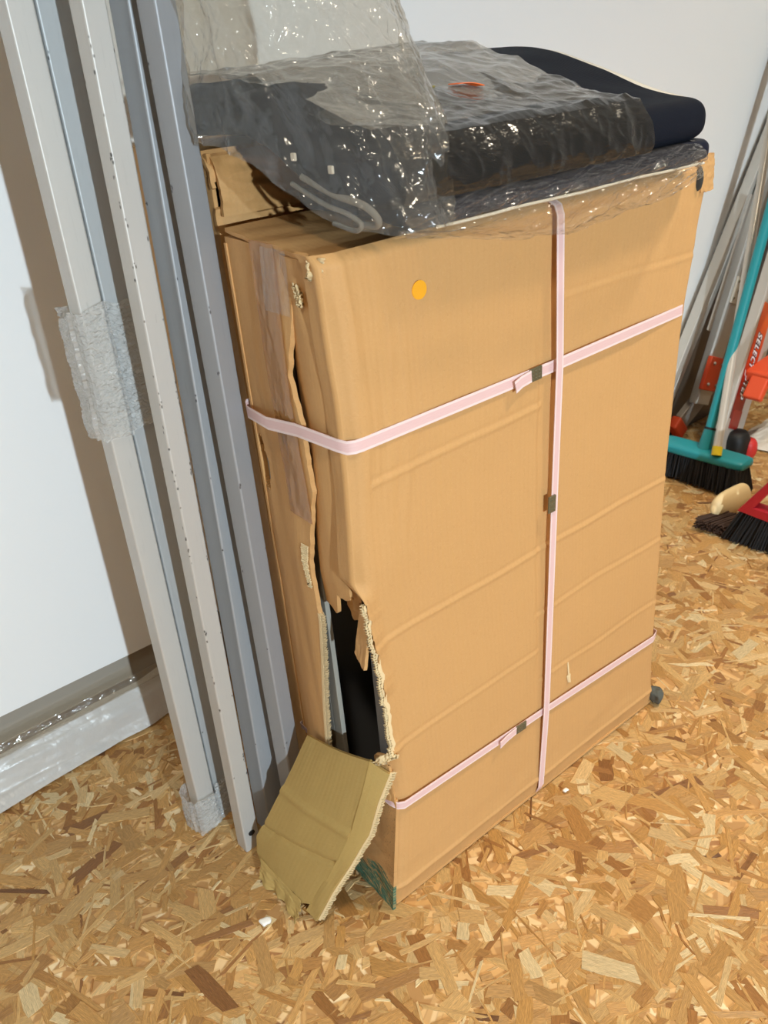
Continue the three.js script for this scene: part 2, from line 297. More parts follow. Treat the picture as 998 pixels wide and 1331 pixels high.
{
  const [x, y, z] = KEY_AT, t = thing('work_lamp', 'cool white work lamp on a tripod behind the photographer', 'lamp', [x, 0, z]);
  const a = V(0.3 - x, 0.5 - y, -0.3 - z).normalize();
  part(t, 'housing', bar([x - a.x * 0.06, y - a.y * 0.06, z - a.z * 0.06], [x - a.x * 0.012, y - a.y * 0.012, z - a.z * 0.012], 0.16, 0.12, [0, 1, 0], 0.008), M.black);
  part(t, 'lens', bar([x - a.x * 0.012, y - a.y * 0.012, z - a.z * 0.012], [x - a.x * 0.006, y - a.y * 0.006, z - a.z * 0.006], 0.06, 0.06, [0, 1, 0], 0.003), M.glowCool);
  part(t, 'pole', rod([x - a.x * 0.05, 0.25, z - a.z * 0.05], [x - a.x * 0.05, y - 0.08, z - a.z * 0.05], 0.012), M.black);
  for (let k = 0; k < 3; k++) part(t, 'leg', rod([x - a.x * 0.05, 0.4, z - a.z * 0.05], [x + 0.3 * Math.cos(k * 2.09 + 0.5), 0.008, z + 0.05 + 0.3 * Math.sin(k * 2.09 + 0.5)], 0.008), M.black);
  const s = new THREE.SpotLight(KEY_COLOR, KEY_POWER, 0, 1.2, 0.5, 2); s.position.set(x, y, z); s.target.position.set(0.35, 0.5, -0.3); s.castShadow = true; s.shadow.radius = 1.2; s.shadow.mapSize.set(2048, 2048); scene.add(s, s.target);
}

// ------------------------------------------------------------------ front carton
const carton = thing('cardboard_carton', 'tall torn brown cardboard carton bound with pink straps in front', 'carton', [0.29, 0, -0.1]);
const xl = (y) => table([[0, -0.006], [0.05, 0.0], [0.1, 0.006], [0.187, 0.017], [0.215, 0.016], [0.283, 0.012], [0.352, 0.011], [0.463, 0.002], [0.525, -0.006], [0.6, -0.005], [0.713, 0.0], [0.85, -0.004], [0.9, -0.008]], y);
const xr = (y) => table([[0, 0.6], [0.1, 0.588], [0.2, 0.583], [0.46, 0.575], [0.72, 0.576], [0.82, 0.591], [0.864, 0.599], [0.9, 0.605]], y);
const creases = [[0.665, 0.03, 0.29], [0.461, 0.0, 0.6], [0.356, 0.29, 0.6], [0.291, 0, 0.29], [0.79, 0.33, 0.6], [0.235, 0.3, 0.6]];
function faceZ(x, y) {
  let z = -0.0062 * Math.pow(clamp(Math.sin((Math.PI * clamp(x, 0, 0.58)) / 0.58)), 0.8) * (0.35 + 0.65 * sstep(0.05, 0.6, y)) + 0.0022 * fbm(x * 4, y * 4, 1.5, 3);
  for (const [cy, a, b] of creases) { const d = (y - cy - 0.004 * N3(x * 9, cy * 50, 2)) / 0.0035; if (x > a - 0.01 && x < b && Math.abs(d) < 3) z += (cy === 0.461 || cy === 0.665 ? 0.0013 : 0.0008) * Math.exp(-d * d) - 0.0007 * Math.exp(-(d - 1.6) * (d - 1.6)); }
  z += 0.0016 * sstep(0.286, 0.281, x + 0.004 * N3(y * 14, 3, 3)) * sstep(0.2, 0.3, y) * sstep(0.78, 0.7, y); // the board buckles beside the vertical strap
  // crumpled vertical folds beside the left edge and above the bottom edge
  const w = sstep(0.12, 0.02, x) * sstep(0.5, 0.6, y); z += w * 0.0018 * ridge(x * 26 + 0.6 * N3(y * 7, 2, 3), y * 3.2, 4, 2);
  const w2 = sstep(0.42, 0.55, x) * sstep(0.6, 0.8, y); z += w2 * 0.0016 * ridge(x * 16, y * 7, 8, 2);
  const w3 = sstep(0.14, 0.05, y); z += w3 * 0.001 * ridge(x * 7, y * 18, 12, 2);
  if (y < 0.04) { z += 0.0018 * Math.exp(-Math.pow((y - 0.036) / 0.004, 2)); z -= (0.036 - Math.min(y, 0.036)) * 0.16; }
  return z;
}
{
  const tearN = (y) => 0.0035 * fbm(y * 60, 3, 1, 3) + 0.002 * N3(y * 300, 1, 7);
  const torn = (y) => y > 0.287 && y < 0.527;
  const front = surf(270, 390, (u0, v) => {
    const y = v * 0.9, whole = 1 - sstep(0.262, 0.287, y) * sstep(0.552, 0.527, y), a = xl(y) + (torn(y) ? 0.002 + tearN(y) : 0), b = xr(y), W = 0.08, u = clamp((u0 - W) / (1 - W));
    const low = sstep(0.17, 0.2, y), x = mix(a, b, u), dl = x - a, dr = b - x, crush = 0.004 * (1 + N3(y * 14, 2, 6));
    let z = faceZ(x, y), X = x;
    z -= whole * (crush + 0.004) * Math.pow(clamp(1 - dl / 0.022), 2) - (1 - whole) * 0.004 * clamp(1 - dl / 0.02) * (1 + N3(y * 40, 2, 2));
    if (u0 < W) { const t = 1 - u0 / W, q = clamp(t / 0.4), side = clamp((t - 0.4) / 0.6); z -= whole * (0.006 * (1 - Math.cos(q * 1.57)) + 0.02 * side * low); X -= whole * low * (0.005 * Math.sin(q * 1.57) - 0.002 * side * (1 + N3(y * 12, side, 2))); }
    z -= 0.008 * Math.pow(clamp(1 - dr / 0.012), 2) + 0.01 * Math.pow(clamp(1 - (0.9 - y) / 0.012), 2);
    return [X, y, z];
  }, { t: 0.005, W: 0.63, H: 0.9 });
  const f = part(carton, 'front_panel', front, M.kraft);
  // torn edge of the hole
  const e = []; for (let i = 0; i <= 40; i++) { const y = 0.287 + 0.24 * (i / 40); e.push([xl(y) + 0.002 + tearN(y), y, faceZ(0.01, y) + 0.004]); }
  part(f, 'torn_edge', fluted(e, [0, 0, 1], [-1, 0, 0], 0.005, 31), M.tornPaper, 'frayed pale torn edge of the hole');
  // top panel, wrinkled and sagging
  part(carton, 'top_panel', surf(220, 90, (u, v) => {
    const x = mix(-0.007 + 0.014 * v, 0.588, u), z = mix(-0.009, -0.198, v);
    let y = 0.893 + 0.012 * v * (1 - u * 0.6) + 0.0022 * fbm(x * 2.5 + z * 3, z * 22 + 1.5 * N3(x * 4, z * 4, 1), 3, 2) * sstep(0, 0.12, v) - 0.006 * Math.pow(clamp(1 - v / 0.06), 2);
    y += 0.002 * fbm(x * 8, z * 14, 5, 2); return [x, y, z];
  }, { t: 0.004, W: 0.6, H: 0.2 }), M.kraft);
  // closing flaps on the left end
  const fa = (y) => 0.0 + xl(y) * 0.6;
  part(carton, 'side_flap', surf(70, 200, (u, v) => {
    const z = mix(-0.09, -0.026, u), low = 0.492 + 0.011 * fbm(z * 34, 1, 2, 3) + mix(-0.012, 0.02, sstep(0.4, 0.6, u)), y = mix(low, 0.892, v);
    const x = fa(y) + 0.006 * (1 - u) + 0.002 * fbm(z * 22, y * 4, 3, 2) - 0.003 * Math.sin(u * Math.PI) + 0.006 * Math.exp(-Math.pow((z + 0.045) / 0.012, 2) - Math.pow((y - 0.853) / 0.016, 2)) - 0.001;
    return [x, y, z];
  }, { t: 0.005, W: 0.08, H: 0.4 }), M.kraft, 'inner front flap of the left end');
  const fz = (y) => table([[0, -0.128], [0.15, -0.126], [0.24, -0.119], [0.46, -0.088], [0.54, -0.094], [0.64, -0.07], [0.72, -0.072], [0.77, -0.086], [0.84, -0.072], [0.9, -0.062]], y);
  const rearX = (z, y) => { const u = (z + 0.2) / (fz(y) + 0.2); return mix(0.006, table([[0, -0.004], [0.3, -0.01], [0.5, -0.012], [0.7, -0.009], [0.9, 0.0]], y), Math.sin(clamp(u) * 1.57)) + 0.0032 * fbm(z * 17 + 2, y * 3.4 + 6 * z, 6, 2) * sstep(0, 0.3, u) + 0.0012 * ridge(z * 12 + y * 1.5, y * 2, 4, 1) * sstep(0.1, 0.4, u); };
  const rf = part(carton, 'side_flap', surf(80, 260, (u, v) => { const y = mix(0.004, 0.896, v), z = mix(-0.2, fz(y) + 0.002 * N3(y * 90, 1, 1), u); return [rearX(z, y), y, z]; },
    { t: 0.006, W: 0.13, H: 0.9, keep: (u, v) => { const y = v * 0.9; return !(Math.hypot((u - 0.1) / 0.1, (y - 0.635 - 0.02 * N3(u * 30, y * 60, 2)) / 0.033) < 1); } }), M.kraft, 'outer rear flap with a torn hole beside the rearmost pole');
  const re = []; for (let i = 0; i <= 30; i++) { const y = 0.14 + 0.33 * (i / 30); re.push([rearX(fz(y), y) + 0.006, y, fz(y)]); }
  part(rf, 'torn_edge', fluted(re, [1, 0, 0], [0, 0, 1], 0.006, 32), M.tornPaper, 'frayed pale edge of the flap');
  const sc = []; for (let i = 0; i <= 12; i++) { const y = 0.49 + 0.07 * (i / 12); sc.push([rearX(fz(y), y) - 0.001, y, fz(y) - 0.004]); }
  part(rf, 'exposed_fluting', surf(60, 24, (u, v) => { const y = mix(0.505, 0.563, u), z = fz(y) - 0.003 - 0.012 * v * (0.5 + 0.6 * u) - 0.0015 * N3(y * 200, v * 4, 1); return [rearX(z, y) - 0.0015 - 0.0016 * Math.sin(u * 120) * (0.5 + N3(u * 20, v * 6, 3)), y, z]; }, { t: 0.001, W: 0.06, H: 0.02 }), M.tornPaper, 'patch of bare grey fluting where the paper is torn off');
  // brown packing tape over the seam
  part(carton, 'sealing_tape', surf(24, 120, (u, v) => { const y = mix(0.6, 0.9, v), z = mix(-0.122, -0.076, u) + 0.02 * (1 - v) - 0.018; return [Math.min(rearX(Math.min(z, fz(y)), y), 0.004) - 0.0012 - 0.0006 * ridge(z * 60, y * 20, 2, 2), y, z]; }, { W: 0.05, H: 0.3 }), M.tapeFilm, 'glossy brown packing tape over the flap seam');
  part(carton, 'sealing_tape', surf(24, 40, (u, v) => { const y = mix(0.835, 0.897, v), z = mix(-0.115, -0.068, u); return [rearX(Math.min(z, fz(y)), y) - 0.003 - 0.001 * ridge(z * 150, y * 18, 4, 2), y, z]; }, { W: 0.05, H: 0.06 }), M.filmClear, 'crinkled clear tape end below the top corner');
  // lower left end, crushed, with a green stain
  const endTex = canvasTex(512, 512, (x, w, h) => {
    kraftDraw('#c99a62', '#ad7d47', '#dab07c', 9)(x, w, h); const R = rng(4);
    for (let i = 0; i < 2600; i++) { const a = R(), b = 0.5 * R(), d = b * 1.2 + Math.abs(a - 0.72) * 0.45; if (d > 0.33 + 0.08 * R()) continue; x.globalAlpha = 0.35 * R() + 0.2; x.strokeStyle = ['#1f6a5c', '#2d7f70', '#17564c', '#38584a'][Math.floor(R() * 4)]; x.lineWidth = 2 + 4 * R(); x.beginPath(); x.moveTo(a * w, h - b * h); x.lineTo(a * w + 10 + 34 * R(), h - b * h + 8 + 10 * R()); x.stroke(); }
    for (let i = 0; i < 300; i++) { x.globalAlpha = 0.3 * R(); x.fillStyle = '#3a2c1c'; x.fillRect(w * (0.86 + 0.13 * R()), R() * h, 2 + 4 * R(), 2 + 3 * R()); }
    x.globalAlpha = 1;
  }, { wrap: false });
  M.endPanel = std({ map: endTex, bumpMap: fluteBump, bumpScale: 0.0006, roughness: 0.85, side: THREE.DoubleSide });
  part(carton, 'end_panel', surf(60, 60, (u, v) => { const z = mix(-0.165, -0.002, u), y = mix(0.0, 0.2 - 0.12 * Math.pow(1 - u, 1.4) + 0.006 * fbm(z * 60, 3, 3, 3), v); return [xl(y) * u - 0.003 - 0.006 * (1 - u) + 0.0035 * ridge(z * 14, y * 18, 2, 2) * (1 - Math.pow(u, 8)), y, z]; }, { t: 0.005 }), M.endPanel, 'crushed lower end with a scratched green stain');
  part(carton, 'torn_tab', surf(20, 24, (u, v) => { const z = mix(-0.058, -0.012, u), y = mix(0.468 + 0.006 * N3(u * 8, 1, 1), 0.535, v); return [0.008 + 0.008 * (1 - v) + 0.004 * N3(u * 5, v * 4, 3), y, z]; }, { t: 0.004, W: 0.05, H: 0.06 }), M.kraft, 'bent brown tab inside the hole');
  part(carton, 'torn_tab', surf(16, 20, (u, v) => [-0.004 + 0.012 * v - 0.006 * u, mix(0.44, 0.505, v) - 0.01 * u + 0.004 * N3(u * 9, v * 5, 2), mix(-0.03, -0.006, u) + 0.004 * v], { t: 0.004, W: 0.03, H: 0.06 }), M.kraft, 'small brown tab hanging at the top of the hole');
  part(carton, 'torn_tab', surf(24, 24, (u, v) => { const y = mix(0.198, 0.29 - 0.05 * u, v); return [xl(y) + 0.0 - 0.012 * u, y, -0.004 - 0.03 * u + 0.003 * N3(u * 7, v * 7, 4)]; }, { t: 0.004, W: 0.03, H: 0.09 }), M.kraft, 'folded corner tab below the hole');
  part(carton, 'back_panel', surf(20, 30, (u, v) => [mix(0.59, 0.004, u), v * 0.89, -0.2], { t: 0.004, W: 0.58, H: 0.9 }), M.kraft);
  part(carton, 'right_panel', surf(20, 60, (u, v) => { const y = v * 0.893; return [xr(y) - 0.004 + 0.002 * N3(u * 3, y * 9, 3), y, mix(-0.006, -0.198, u)]; }, { t: 0.004, W: 0.2, H: 0.9 }), M.kraft);
  part(carton, 'bottom_panel', surf(8, 8, (u, v) => [mix(0.0, 0.595, u), 0.006, mix(-0.004, -0.198, v)], { t: 0.004, W: 0.58, H: 0.2 }), M.kraft);
  // torn paper at the upper corners
  part(carton, 'torn_corner', surf(26, 26, (u, v) => { const a = u * 2 - 1, b = v * 2 - 1; return [-0.004 + 0.009 * a + 0.003 * fbm(u * 6, v * 6, 1, 3), 0.888 + 0.009 * b + 0.003 * fbm(u * 7, v * 7, 4, 3), -0.008 + 0.006 * fbm(u * 5, v * 5, 8, 3) - 0.012 * Math.abs(a)]; }, { t: 0.0015, W: 0.03, H: 0.03 }), M.tornPaper, 'crushed pale paper at the upper left corner');
  part(carton, 'torn_corner', surf(26, 26, (u, v) => [-0.001 + 0.004 * fbm(u * 6, v * 6, 21, 3) - 0.003, 0.848 + 0.02 * v + 0.003 * fbm(u * 7, v * 7, 24, 3), -0.058 + 0.009 * u - 0.004 * v], { t: 0.0015, W: 0.03, H: 0.03 }), M.tornPaper, 'torn paper beside the seam under the top corner');
  part(carton, 'torn_corner', surf(30, 40, (u, v) => { const y = mix(0.868, 0.912, v); return [mix(0.578, 0.606 - 0.006 * v * v, u) + 0.001 * fbm(u * 3, v * 4, 31, 2), y + 0.003 * N3(u * 4, 1, 3), 0.002 - 0.004 * v * (1 - u) + 0.0012 * fbm(u * 3, v * 5, 34, 2)]; }, { t: 0.005, W: 0.04, H: 0.07 }), M.kraft, 'bent up corner at the upper right');
  part(carton, 'corner_shade', surf(14, 20, (u, v) => { const a = u * 2 - 1, b = v * 2 - 1, k = Math.sqrt(Math.max(0, 1 - Math.min(1, (a * a + b * b)))); return [0.574 + 0.005 * a * Math.sqrt(1 - b * b / 2), 0.884 + 0.014 * b * Math.sqrt(1 - a * a / 2) + 0.002 * N3(u * 7, v * 7, 2), -0.0 + 0.006 * k]; }, { t: 0.002 }), std({ color: 0x3a3834, roughness: 0.9 }), 'dark grey dome for the shade in the torn corner');  // dark dome painted for the shade inside the torn corner
  part(carton, 'corner_wad', merge([pad(0.594, 0.613, -0.014, 0.012, () => 0.002, () => 0.03, 0.008, 0.006, (x, y, z) => [0.004 * fbm(x * 80, y * 80, z * 80, 2), 0.004 * fbm(x * 80, y * 80, z * 80 + 9, 2), 0.004 * fbm(x * 80, y * 80, z * 80 + 5, 2)], 40, 20), pad(0.61, 0.626, -0.018, 0.004, () => 0.002, () => 0.02, 0.007, 0.006, (x, y, z) => [0.004 * fbm(x * 80, y * 80, z * 80, 2), 0.003 * fbm(x * 80, y * 80, z * 80 + 9, 2), 0.003 * fbm(x * 80, y * 80, z * 80 + 5, 2)], 40, 20)]), std({ color: 0x55564f, roughness: 0.9 }), 'grey frayed wad at the lower right corner');
  part(carton, 'round_sticker', new THREE.CylinderGeometry(0.0095, 0.0095, 0.0006, 40).rotateX(Math.PI / 2).translate(0.104, 0.847, faceZ(0.104, 0.847) + 0.0008), std({ color: 0xf2a91e, roughness: 0.6 }), 'round orange sticker');
  part(carton, 'puncture', surf(10, 24, (u, v) => { const b = v * 2 - 1, w = 0.0022 + 0.006 * v * (1 - v); return [0.359 + (u - 0.5) * w * (1 + (v < 0.35 ? 1.6 : 0)) - 0.004 * v, 0.215 + 0.022 * b * 0.9, faceZ(0.36, 0.21) + 0.0012 + 0.003 * (1 - v) * Math.sin(u * 3.1)]; }, { t: 0.001 }), M.tornPaper, 'small puncture tear with lifted paper');
}
// pink straps: two round the waist and one over the top
{
  const sealAt = (parent, c, along_, out, len, w) => {
    const y = V(...along_).normalize(), z = V(...out).normalize(), x = y.clone().cross(z), m = new THREE.Matrix4().makeBasis(x, y, z).setPosition(...c);
    const list = [new RoundedBoxGeometry(w, len, 0.0026, 2, 0.001)];
    for (let i = -1; i <= 1; i++) for (let j = -1; j <= 1; j++) list.push(new THREE.SphereGeometry(w * 0.1, 8, 6).scale(1, 1, 0.5).translate(i * w * 0.27, j * len * 0.27, 0.0013));
    const g = merge(list); g.applyMatrix4(m); part(parent, 'seal', g, M.seal, 'embossed metal strap seal');
  };
  const zs = 0.0045;
  const up = part(carton, 'strapping_band', band([[[0.1, 0.71, -0.206], [0, 0, -1]], [[0.004, 0.704, -0.206], [-0.5, 0, -1]], [[-0.002, 0.7, -0.198], [-1, 0, -0.3]], [[-0.016, 0.709, -0.13], [-1, 0, 0]], [[-0.014, 0.716, -0.075], [-1, 0, 0]], [[-0.006, 0.714, -0.014], [-1, 0, 0.25]], [[-0.002, 0.713, -0.003], [-0.8, 0, 0.7]], [[0.005, 0.713, 0.001], [-0.3, 0, 1]], [[0.014, 0.713, 0.002], [0, 0, 1]], [[0.3, 0.712, -0.003], [0, 0, 1]], [[0.565, 0.72, 0.0], [0, 0, 1]], [[0.575, 0.72, -0.004], [1, 0, 0.6]], [[0.578, 0.72, -0.19], [1, 0, 0]]], 0.015, 0.0009), M.strap, 'pink strap round the upper part');
  sealAt(up, [0.274, 0.712, -0.001], [1, 0, 0], [0, 0, 1], 0.021, 0.0165);
  part(up, 'strap_tail', band([[[0.265, 0.712, 0.0002], [0, 0, 1]], [[0.248, 0.7105, 0.001], [0, 0, 1]], [[0.234, 0.708, 0.004], [-0.2, 0, 1]]], 0.0145, 0.0009), M.strap, 'loose end of the upper strap');
  const lo = part(carton, 'strapping_band', band([[[0.02, 0.2, -0.206], [0, 0, -1]], [[0.004, 0.2, -0.206], [-0.5, 0, -1]], [[0.005, 0.195, -0.15], [-1, 0, 0]], [[0.012, 0.193, -0.012], [-1, 0, 0.3]], [[0.016, 0.192, -0.001], [-0.7, 0, 0.8]], [[0.024, 0.191, 0.0035], [0, 0, 1]], [[0.3, 0.175, 0.001], [0, 0, 1]], [[0.572, 0.161, 0.003], [0, 0, 1]], [[0.586, 0.163, -0.001], [1, 0, 0.6]], [[0.588, 0.17, -0.19], [1, 0, 0]]], 0.0128, 0.0009), M.strap, 'pink strap round the lower part');
  sealAt(lo, [0.248, 0.178, 0.0035], [1, -0.06, 0], [0, 0, 1], 0.021, 0.0142);
  part(lo, 'strap_tail', band([[[0.24, 0.1785, 0.003], [0, 0, 1]], [[0.218, 0.1785, 0.0045], [0, 0, 1]], [[0.2, 0.178, 0.007], [0, 0, 1]]], 0.0122, 0.0009), M.strap, 'loose end of the lower strap');
  const ve = part(carton, 'strapping_band', band([[[0.31, 0.912, -0.195], [0, 1, -0.3]], [[0.308, 0.909, -0.1], [0, 1, 0]], [[0.306, 0.9, -0.012], [0, 1, 0.3]], [[0.306, 0.895, -0.001], [0, 0.7, 0.8]], [[0.306, 0.885, 0.003], [0, 0, 1]], [[0.311, 0.715, 0.0035], [0, 0, 1]], [[0.308, 0.54, 0.0035], [0, 0, 1]], [[0.301, 0.175, 0.005], [0, 0, 1]], [[0.297, 0.02, 0.001], [0, 0, 1]], [[0.297, 0.001, -0.006], [0, -0.8, 0.7]]], 0.0122, 0.0009), M.strap, 'pink strap running down over the top');
  sealAt(ve, [0.3005, 0.53, 0.006], [0.02, 1, 0], [0, 0, 1], 0.024, 0.0136);
}
// torn flap hanging out of the hole onto the floor
{
  const Rr = [[-0.002, 0.272, -0.02], [-0.02, 0.215, -0.024], [-0.036, 0.165, -0.03], [-0.056, 0.115, -0.042], [-0.074, 0.072, -0.055], [-0.1, 0.012, -0.075]];
  const Ll = [[-0.014, 0.232, -0.15], [-0.034, 0.19, -0.16], [-0.055, 0.14, -0.175], [-0.078, 0.085, -0.192], [-0.095, 0.045, -0.207], [-0.104, 0.008, -0.2]];
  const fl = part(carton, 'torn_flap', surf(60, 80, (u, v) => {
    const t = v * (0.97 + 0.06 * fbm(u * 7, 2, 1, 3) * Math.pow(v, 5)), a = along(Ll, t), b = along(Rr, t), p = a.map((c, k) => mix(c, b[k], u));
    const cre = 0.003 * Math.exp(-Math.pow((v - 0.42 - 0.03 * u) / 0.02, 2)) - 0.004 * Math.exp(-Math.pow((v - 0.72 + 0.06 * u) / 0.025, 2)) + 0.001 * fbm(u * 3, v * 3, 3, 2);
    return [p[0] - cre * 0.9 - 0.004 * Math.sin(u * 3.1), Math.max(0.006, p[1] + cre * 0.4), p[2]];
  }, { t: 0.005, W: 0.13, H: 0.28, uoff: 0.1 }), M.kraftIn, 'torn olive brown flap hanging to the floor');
  const Rs = [[0.009, 0.258, 0.0], [-0.011, 0.212, -0.006], [-0.025, 0.163, -0.012], [-0.053, 0.109, -0.026], [-0.077, 0.062, -0.041], [-0.099, 0.008, -0.056]];
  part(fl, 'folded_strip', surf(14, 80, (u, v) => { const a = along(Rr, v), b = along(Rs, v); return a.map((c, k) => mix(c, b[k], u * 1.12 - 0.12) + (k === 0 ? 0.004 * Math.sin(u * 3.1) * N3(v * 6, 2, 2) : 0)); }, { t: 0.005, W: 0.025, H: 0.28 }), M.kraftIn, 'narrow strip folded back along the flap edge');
  part(fl, 'torn_edge', fluted(Rs, [-0.75, 0.4, 0.5], [0.6, 0, 0.8], 0.006, 41, 0.0042), M.tornPaper, 'pale zigzag fluting on the torn edge');
  part(fl, 'torn_edge', surf(30, 12, (u, v) => { const q = along([[-0.004, 0.27, -0.018], [0.006, 0.284, -0.002], [0.016, 0.29, 0.008]], u), w = 0.008 * Math.sin(u * 3.1) + 0.003; return [q[0] + 0.004 * fbm(u * 7, v * 3, 2, 3), q[1] + (v - 0.5) * w * 1.4 + 0.004 * fbm(u * 7, v * 3, 8, 3), q[2] + 0.005 * Math.sin(v * 3.1)]; }, { t: 0.0015 }), M.tornPaper, 'curled paper shred joining flap and carton');
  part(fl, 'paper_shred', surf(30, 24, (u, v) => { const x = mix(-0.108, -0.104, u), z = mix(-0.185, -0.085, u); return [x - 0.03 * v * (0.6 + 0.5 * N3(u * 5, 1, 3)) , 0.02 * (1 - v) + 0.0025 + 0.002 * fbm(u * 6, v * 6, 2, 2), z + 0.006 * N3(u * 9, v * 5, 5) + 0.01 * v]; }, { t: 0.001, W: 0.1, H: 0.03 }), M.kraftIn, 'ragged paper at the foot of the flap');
}
// grey boards packed inside, seen through the hole
M.greyBoard = std({ color: 0x6f7073, roughness: 0.6 });
single('packed_board', box(0.02, 0.012, -0.034, 0.55, 0.86, -0.016, 0.002), M.greyBoard, 'smooth grey board edge inside the torn hole nearest the front', 'board', [0.28, 0.012, -0.03]);
{
  const t = thing('packed_board', 'grey board with a pale edge inside the torn hole beside the rear flap', 'board', [0.28, 0.012, -0.1]);
  part(t, 'board', box(0.03, 0.012, -0.19, 0.55, 0.86, -0.165, 0.002), M.greyBoard);
  part(t, 'edge', merge([box(0.011, 0.012, -0.124, 0.018, 0.86, -0.106, 0.001), box(0.011, 0.012, -0.194, 0.0295, 0.86, -0.1242, 0.001)]), std({ color: 0x9a968c, roughness: 0.8 }), 'pale grey edge strip');
}

// ------------------------------------------------------------------ rear carton
{
  const t = thing('cardboard_carton', 'second brown cardboard carton standing behind, its crumpled top edge showing', 'carton', [0.3, 0, -0.32]);
  const fx = (y) => 0.022 - 0.008 * y;
  part(t, 'front_panel', surf(120, 180, (u, v) => { const y = v * 0.978, x = mix(fx(y), 0.58, u); const w = sstep(0.86, 0.92, y); return [x, y - w * 0.004 * (1 - u), -0.228 + w * (0.004 * ridge(x * 9, y * 34 + x * 6, 3, 2)) + 0.002 * N3(x * 9, y * 9, 1) - 0.014 * Math.pow(clamp((y - 0.95) / 0.028), 2)]; }, { t: 0.005, W: 0.57, H: 0.98, keep: (u, v) => Math.hypot((u - 0.012) / 0.016, (v * 0.978 - 0.935) / 0.014) > 1 }), M.kraft);
  part(t, 'left_panel', surf(40, 120, (u, v) => { const y = v * 0.975; return [fx(y) + 0.002 * ridge(u * 4, y * 6, 5, 2), y, mix(-0.43, -0.23, u)]; }, { t: 0.005, W: 0.2, H: 0.98 }), M.kraft);
  part(t, 'top_panel', surf(80, 60, (u, v) => { const x = mix(0.014, 0.58, u), z = mix(-0.236, -0.43, v); return [x, 0.974 + 0.003 * ridge(x * 5, z * 20, 2, 2), z]; }, { t: 0.004, W: 0.57, H: 0.2 }), M.kraft);
  part(t, 'right_panel', surf(8, 16, (u, v) => [0.58, v * 0.975, mix(-0.23, -0.43, u)], { t: 0.005, W: 0.2, H: 0.98 }), M.kraft);
  part(t, 'back_panel', surf(8, 16, (u, v) => [mix(0.58, 0.02, u), v * 0.975, -0.432], { t: 0.005, W: 0.57, H: 0.98 }), M.kraft);
  part(t, 'bottom_panel', surf(8, 8, (u, v) => [mix(0.024, 0.578, u), 0.006, mix(-0.23, -0.43, v)], { t: 0.005, W: 0.57, H: 0.2 }), M.kraft);
  part(t, 'folded_flap', surf(40, 40, (u, v) => { const x = mix(0.02, 0.128 + 0.008 * v, u), y = mix(0.912, 0.972, v); return [x, y, -0.222 + 0.004 * ridge(x * 8 + 3, y * 36 + 5 * x, 6, 2) - 0.012 * Math.pow(v, 4) + 0.002 * u]; }, { t: 0.005, W: 0.11, H: 0.06 }), M.kraft, 'creased flap end folded over the front');
}

// ------------------------------------------------------------------ steel poles
const chipTex = (seed, n) => canvasTex(128, 2048, (x, w, h) => {
  const R = rng(seed); x.fillStyle = '#fff'; x.fillRect(0, 0, w, h);
  for (let i = 0; i < 2600; i++) { x.globalAlpha = 0.05 * R(); x.fillStyle = R() < 0.5 ? '#777' : '#fff'; x.fillRect(R() * w, R() * h, 1, 3 + 20 * R()); }
  for (let i = 0; i < n; i++) { const cl = Math.floor(R() * 9), e = (Math.floor(R() * 4) + 0.078) * 32 + (R() - 0.5) * 5, y = h * (1 - (0.08 + 0.045 * cl + 0.05 * (R() - 0.5) * (R() + 0.2))); x.globalAlpha = 0.85; x.fillStyle = ['#2a2a2c', '#3b3734', '#4a4038'][Math.floor(R() * 3)]; x.beginPath(); x.ellipse(e, y, 0.4 + 0.9 * R(), 0.6 + 2.8 * R() * R() * R(), 0, 0, 7); x.fill(); if (R() < 0.3) { x.beginPath(); x.ellipse(e + (R() - 0.5) * 5, y + 6 * R(), 0.8, 1.6, 0, 0, 7); x.fill(); } }
  for (let i = 0; i < n / 4; i++) { x.globalAlpha = 0.4 * R(); x.strokeStyle = '#6a6a6a'; x.lineWidth = 0.6; const a = R() * w, b = R() * h; x.beginPath(); x.moveTo(a, b); x.lineTo(a + 6 * (R() - 0.5), b + 50 * R()); x.stroke(); }
  x.globalAlpha = 1;
});
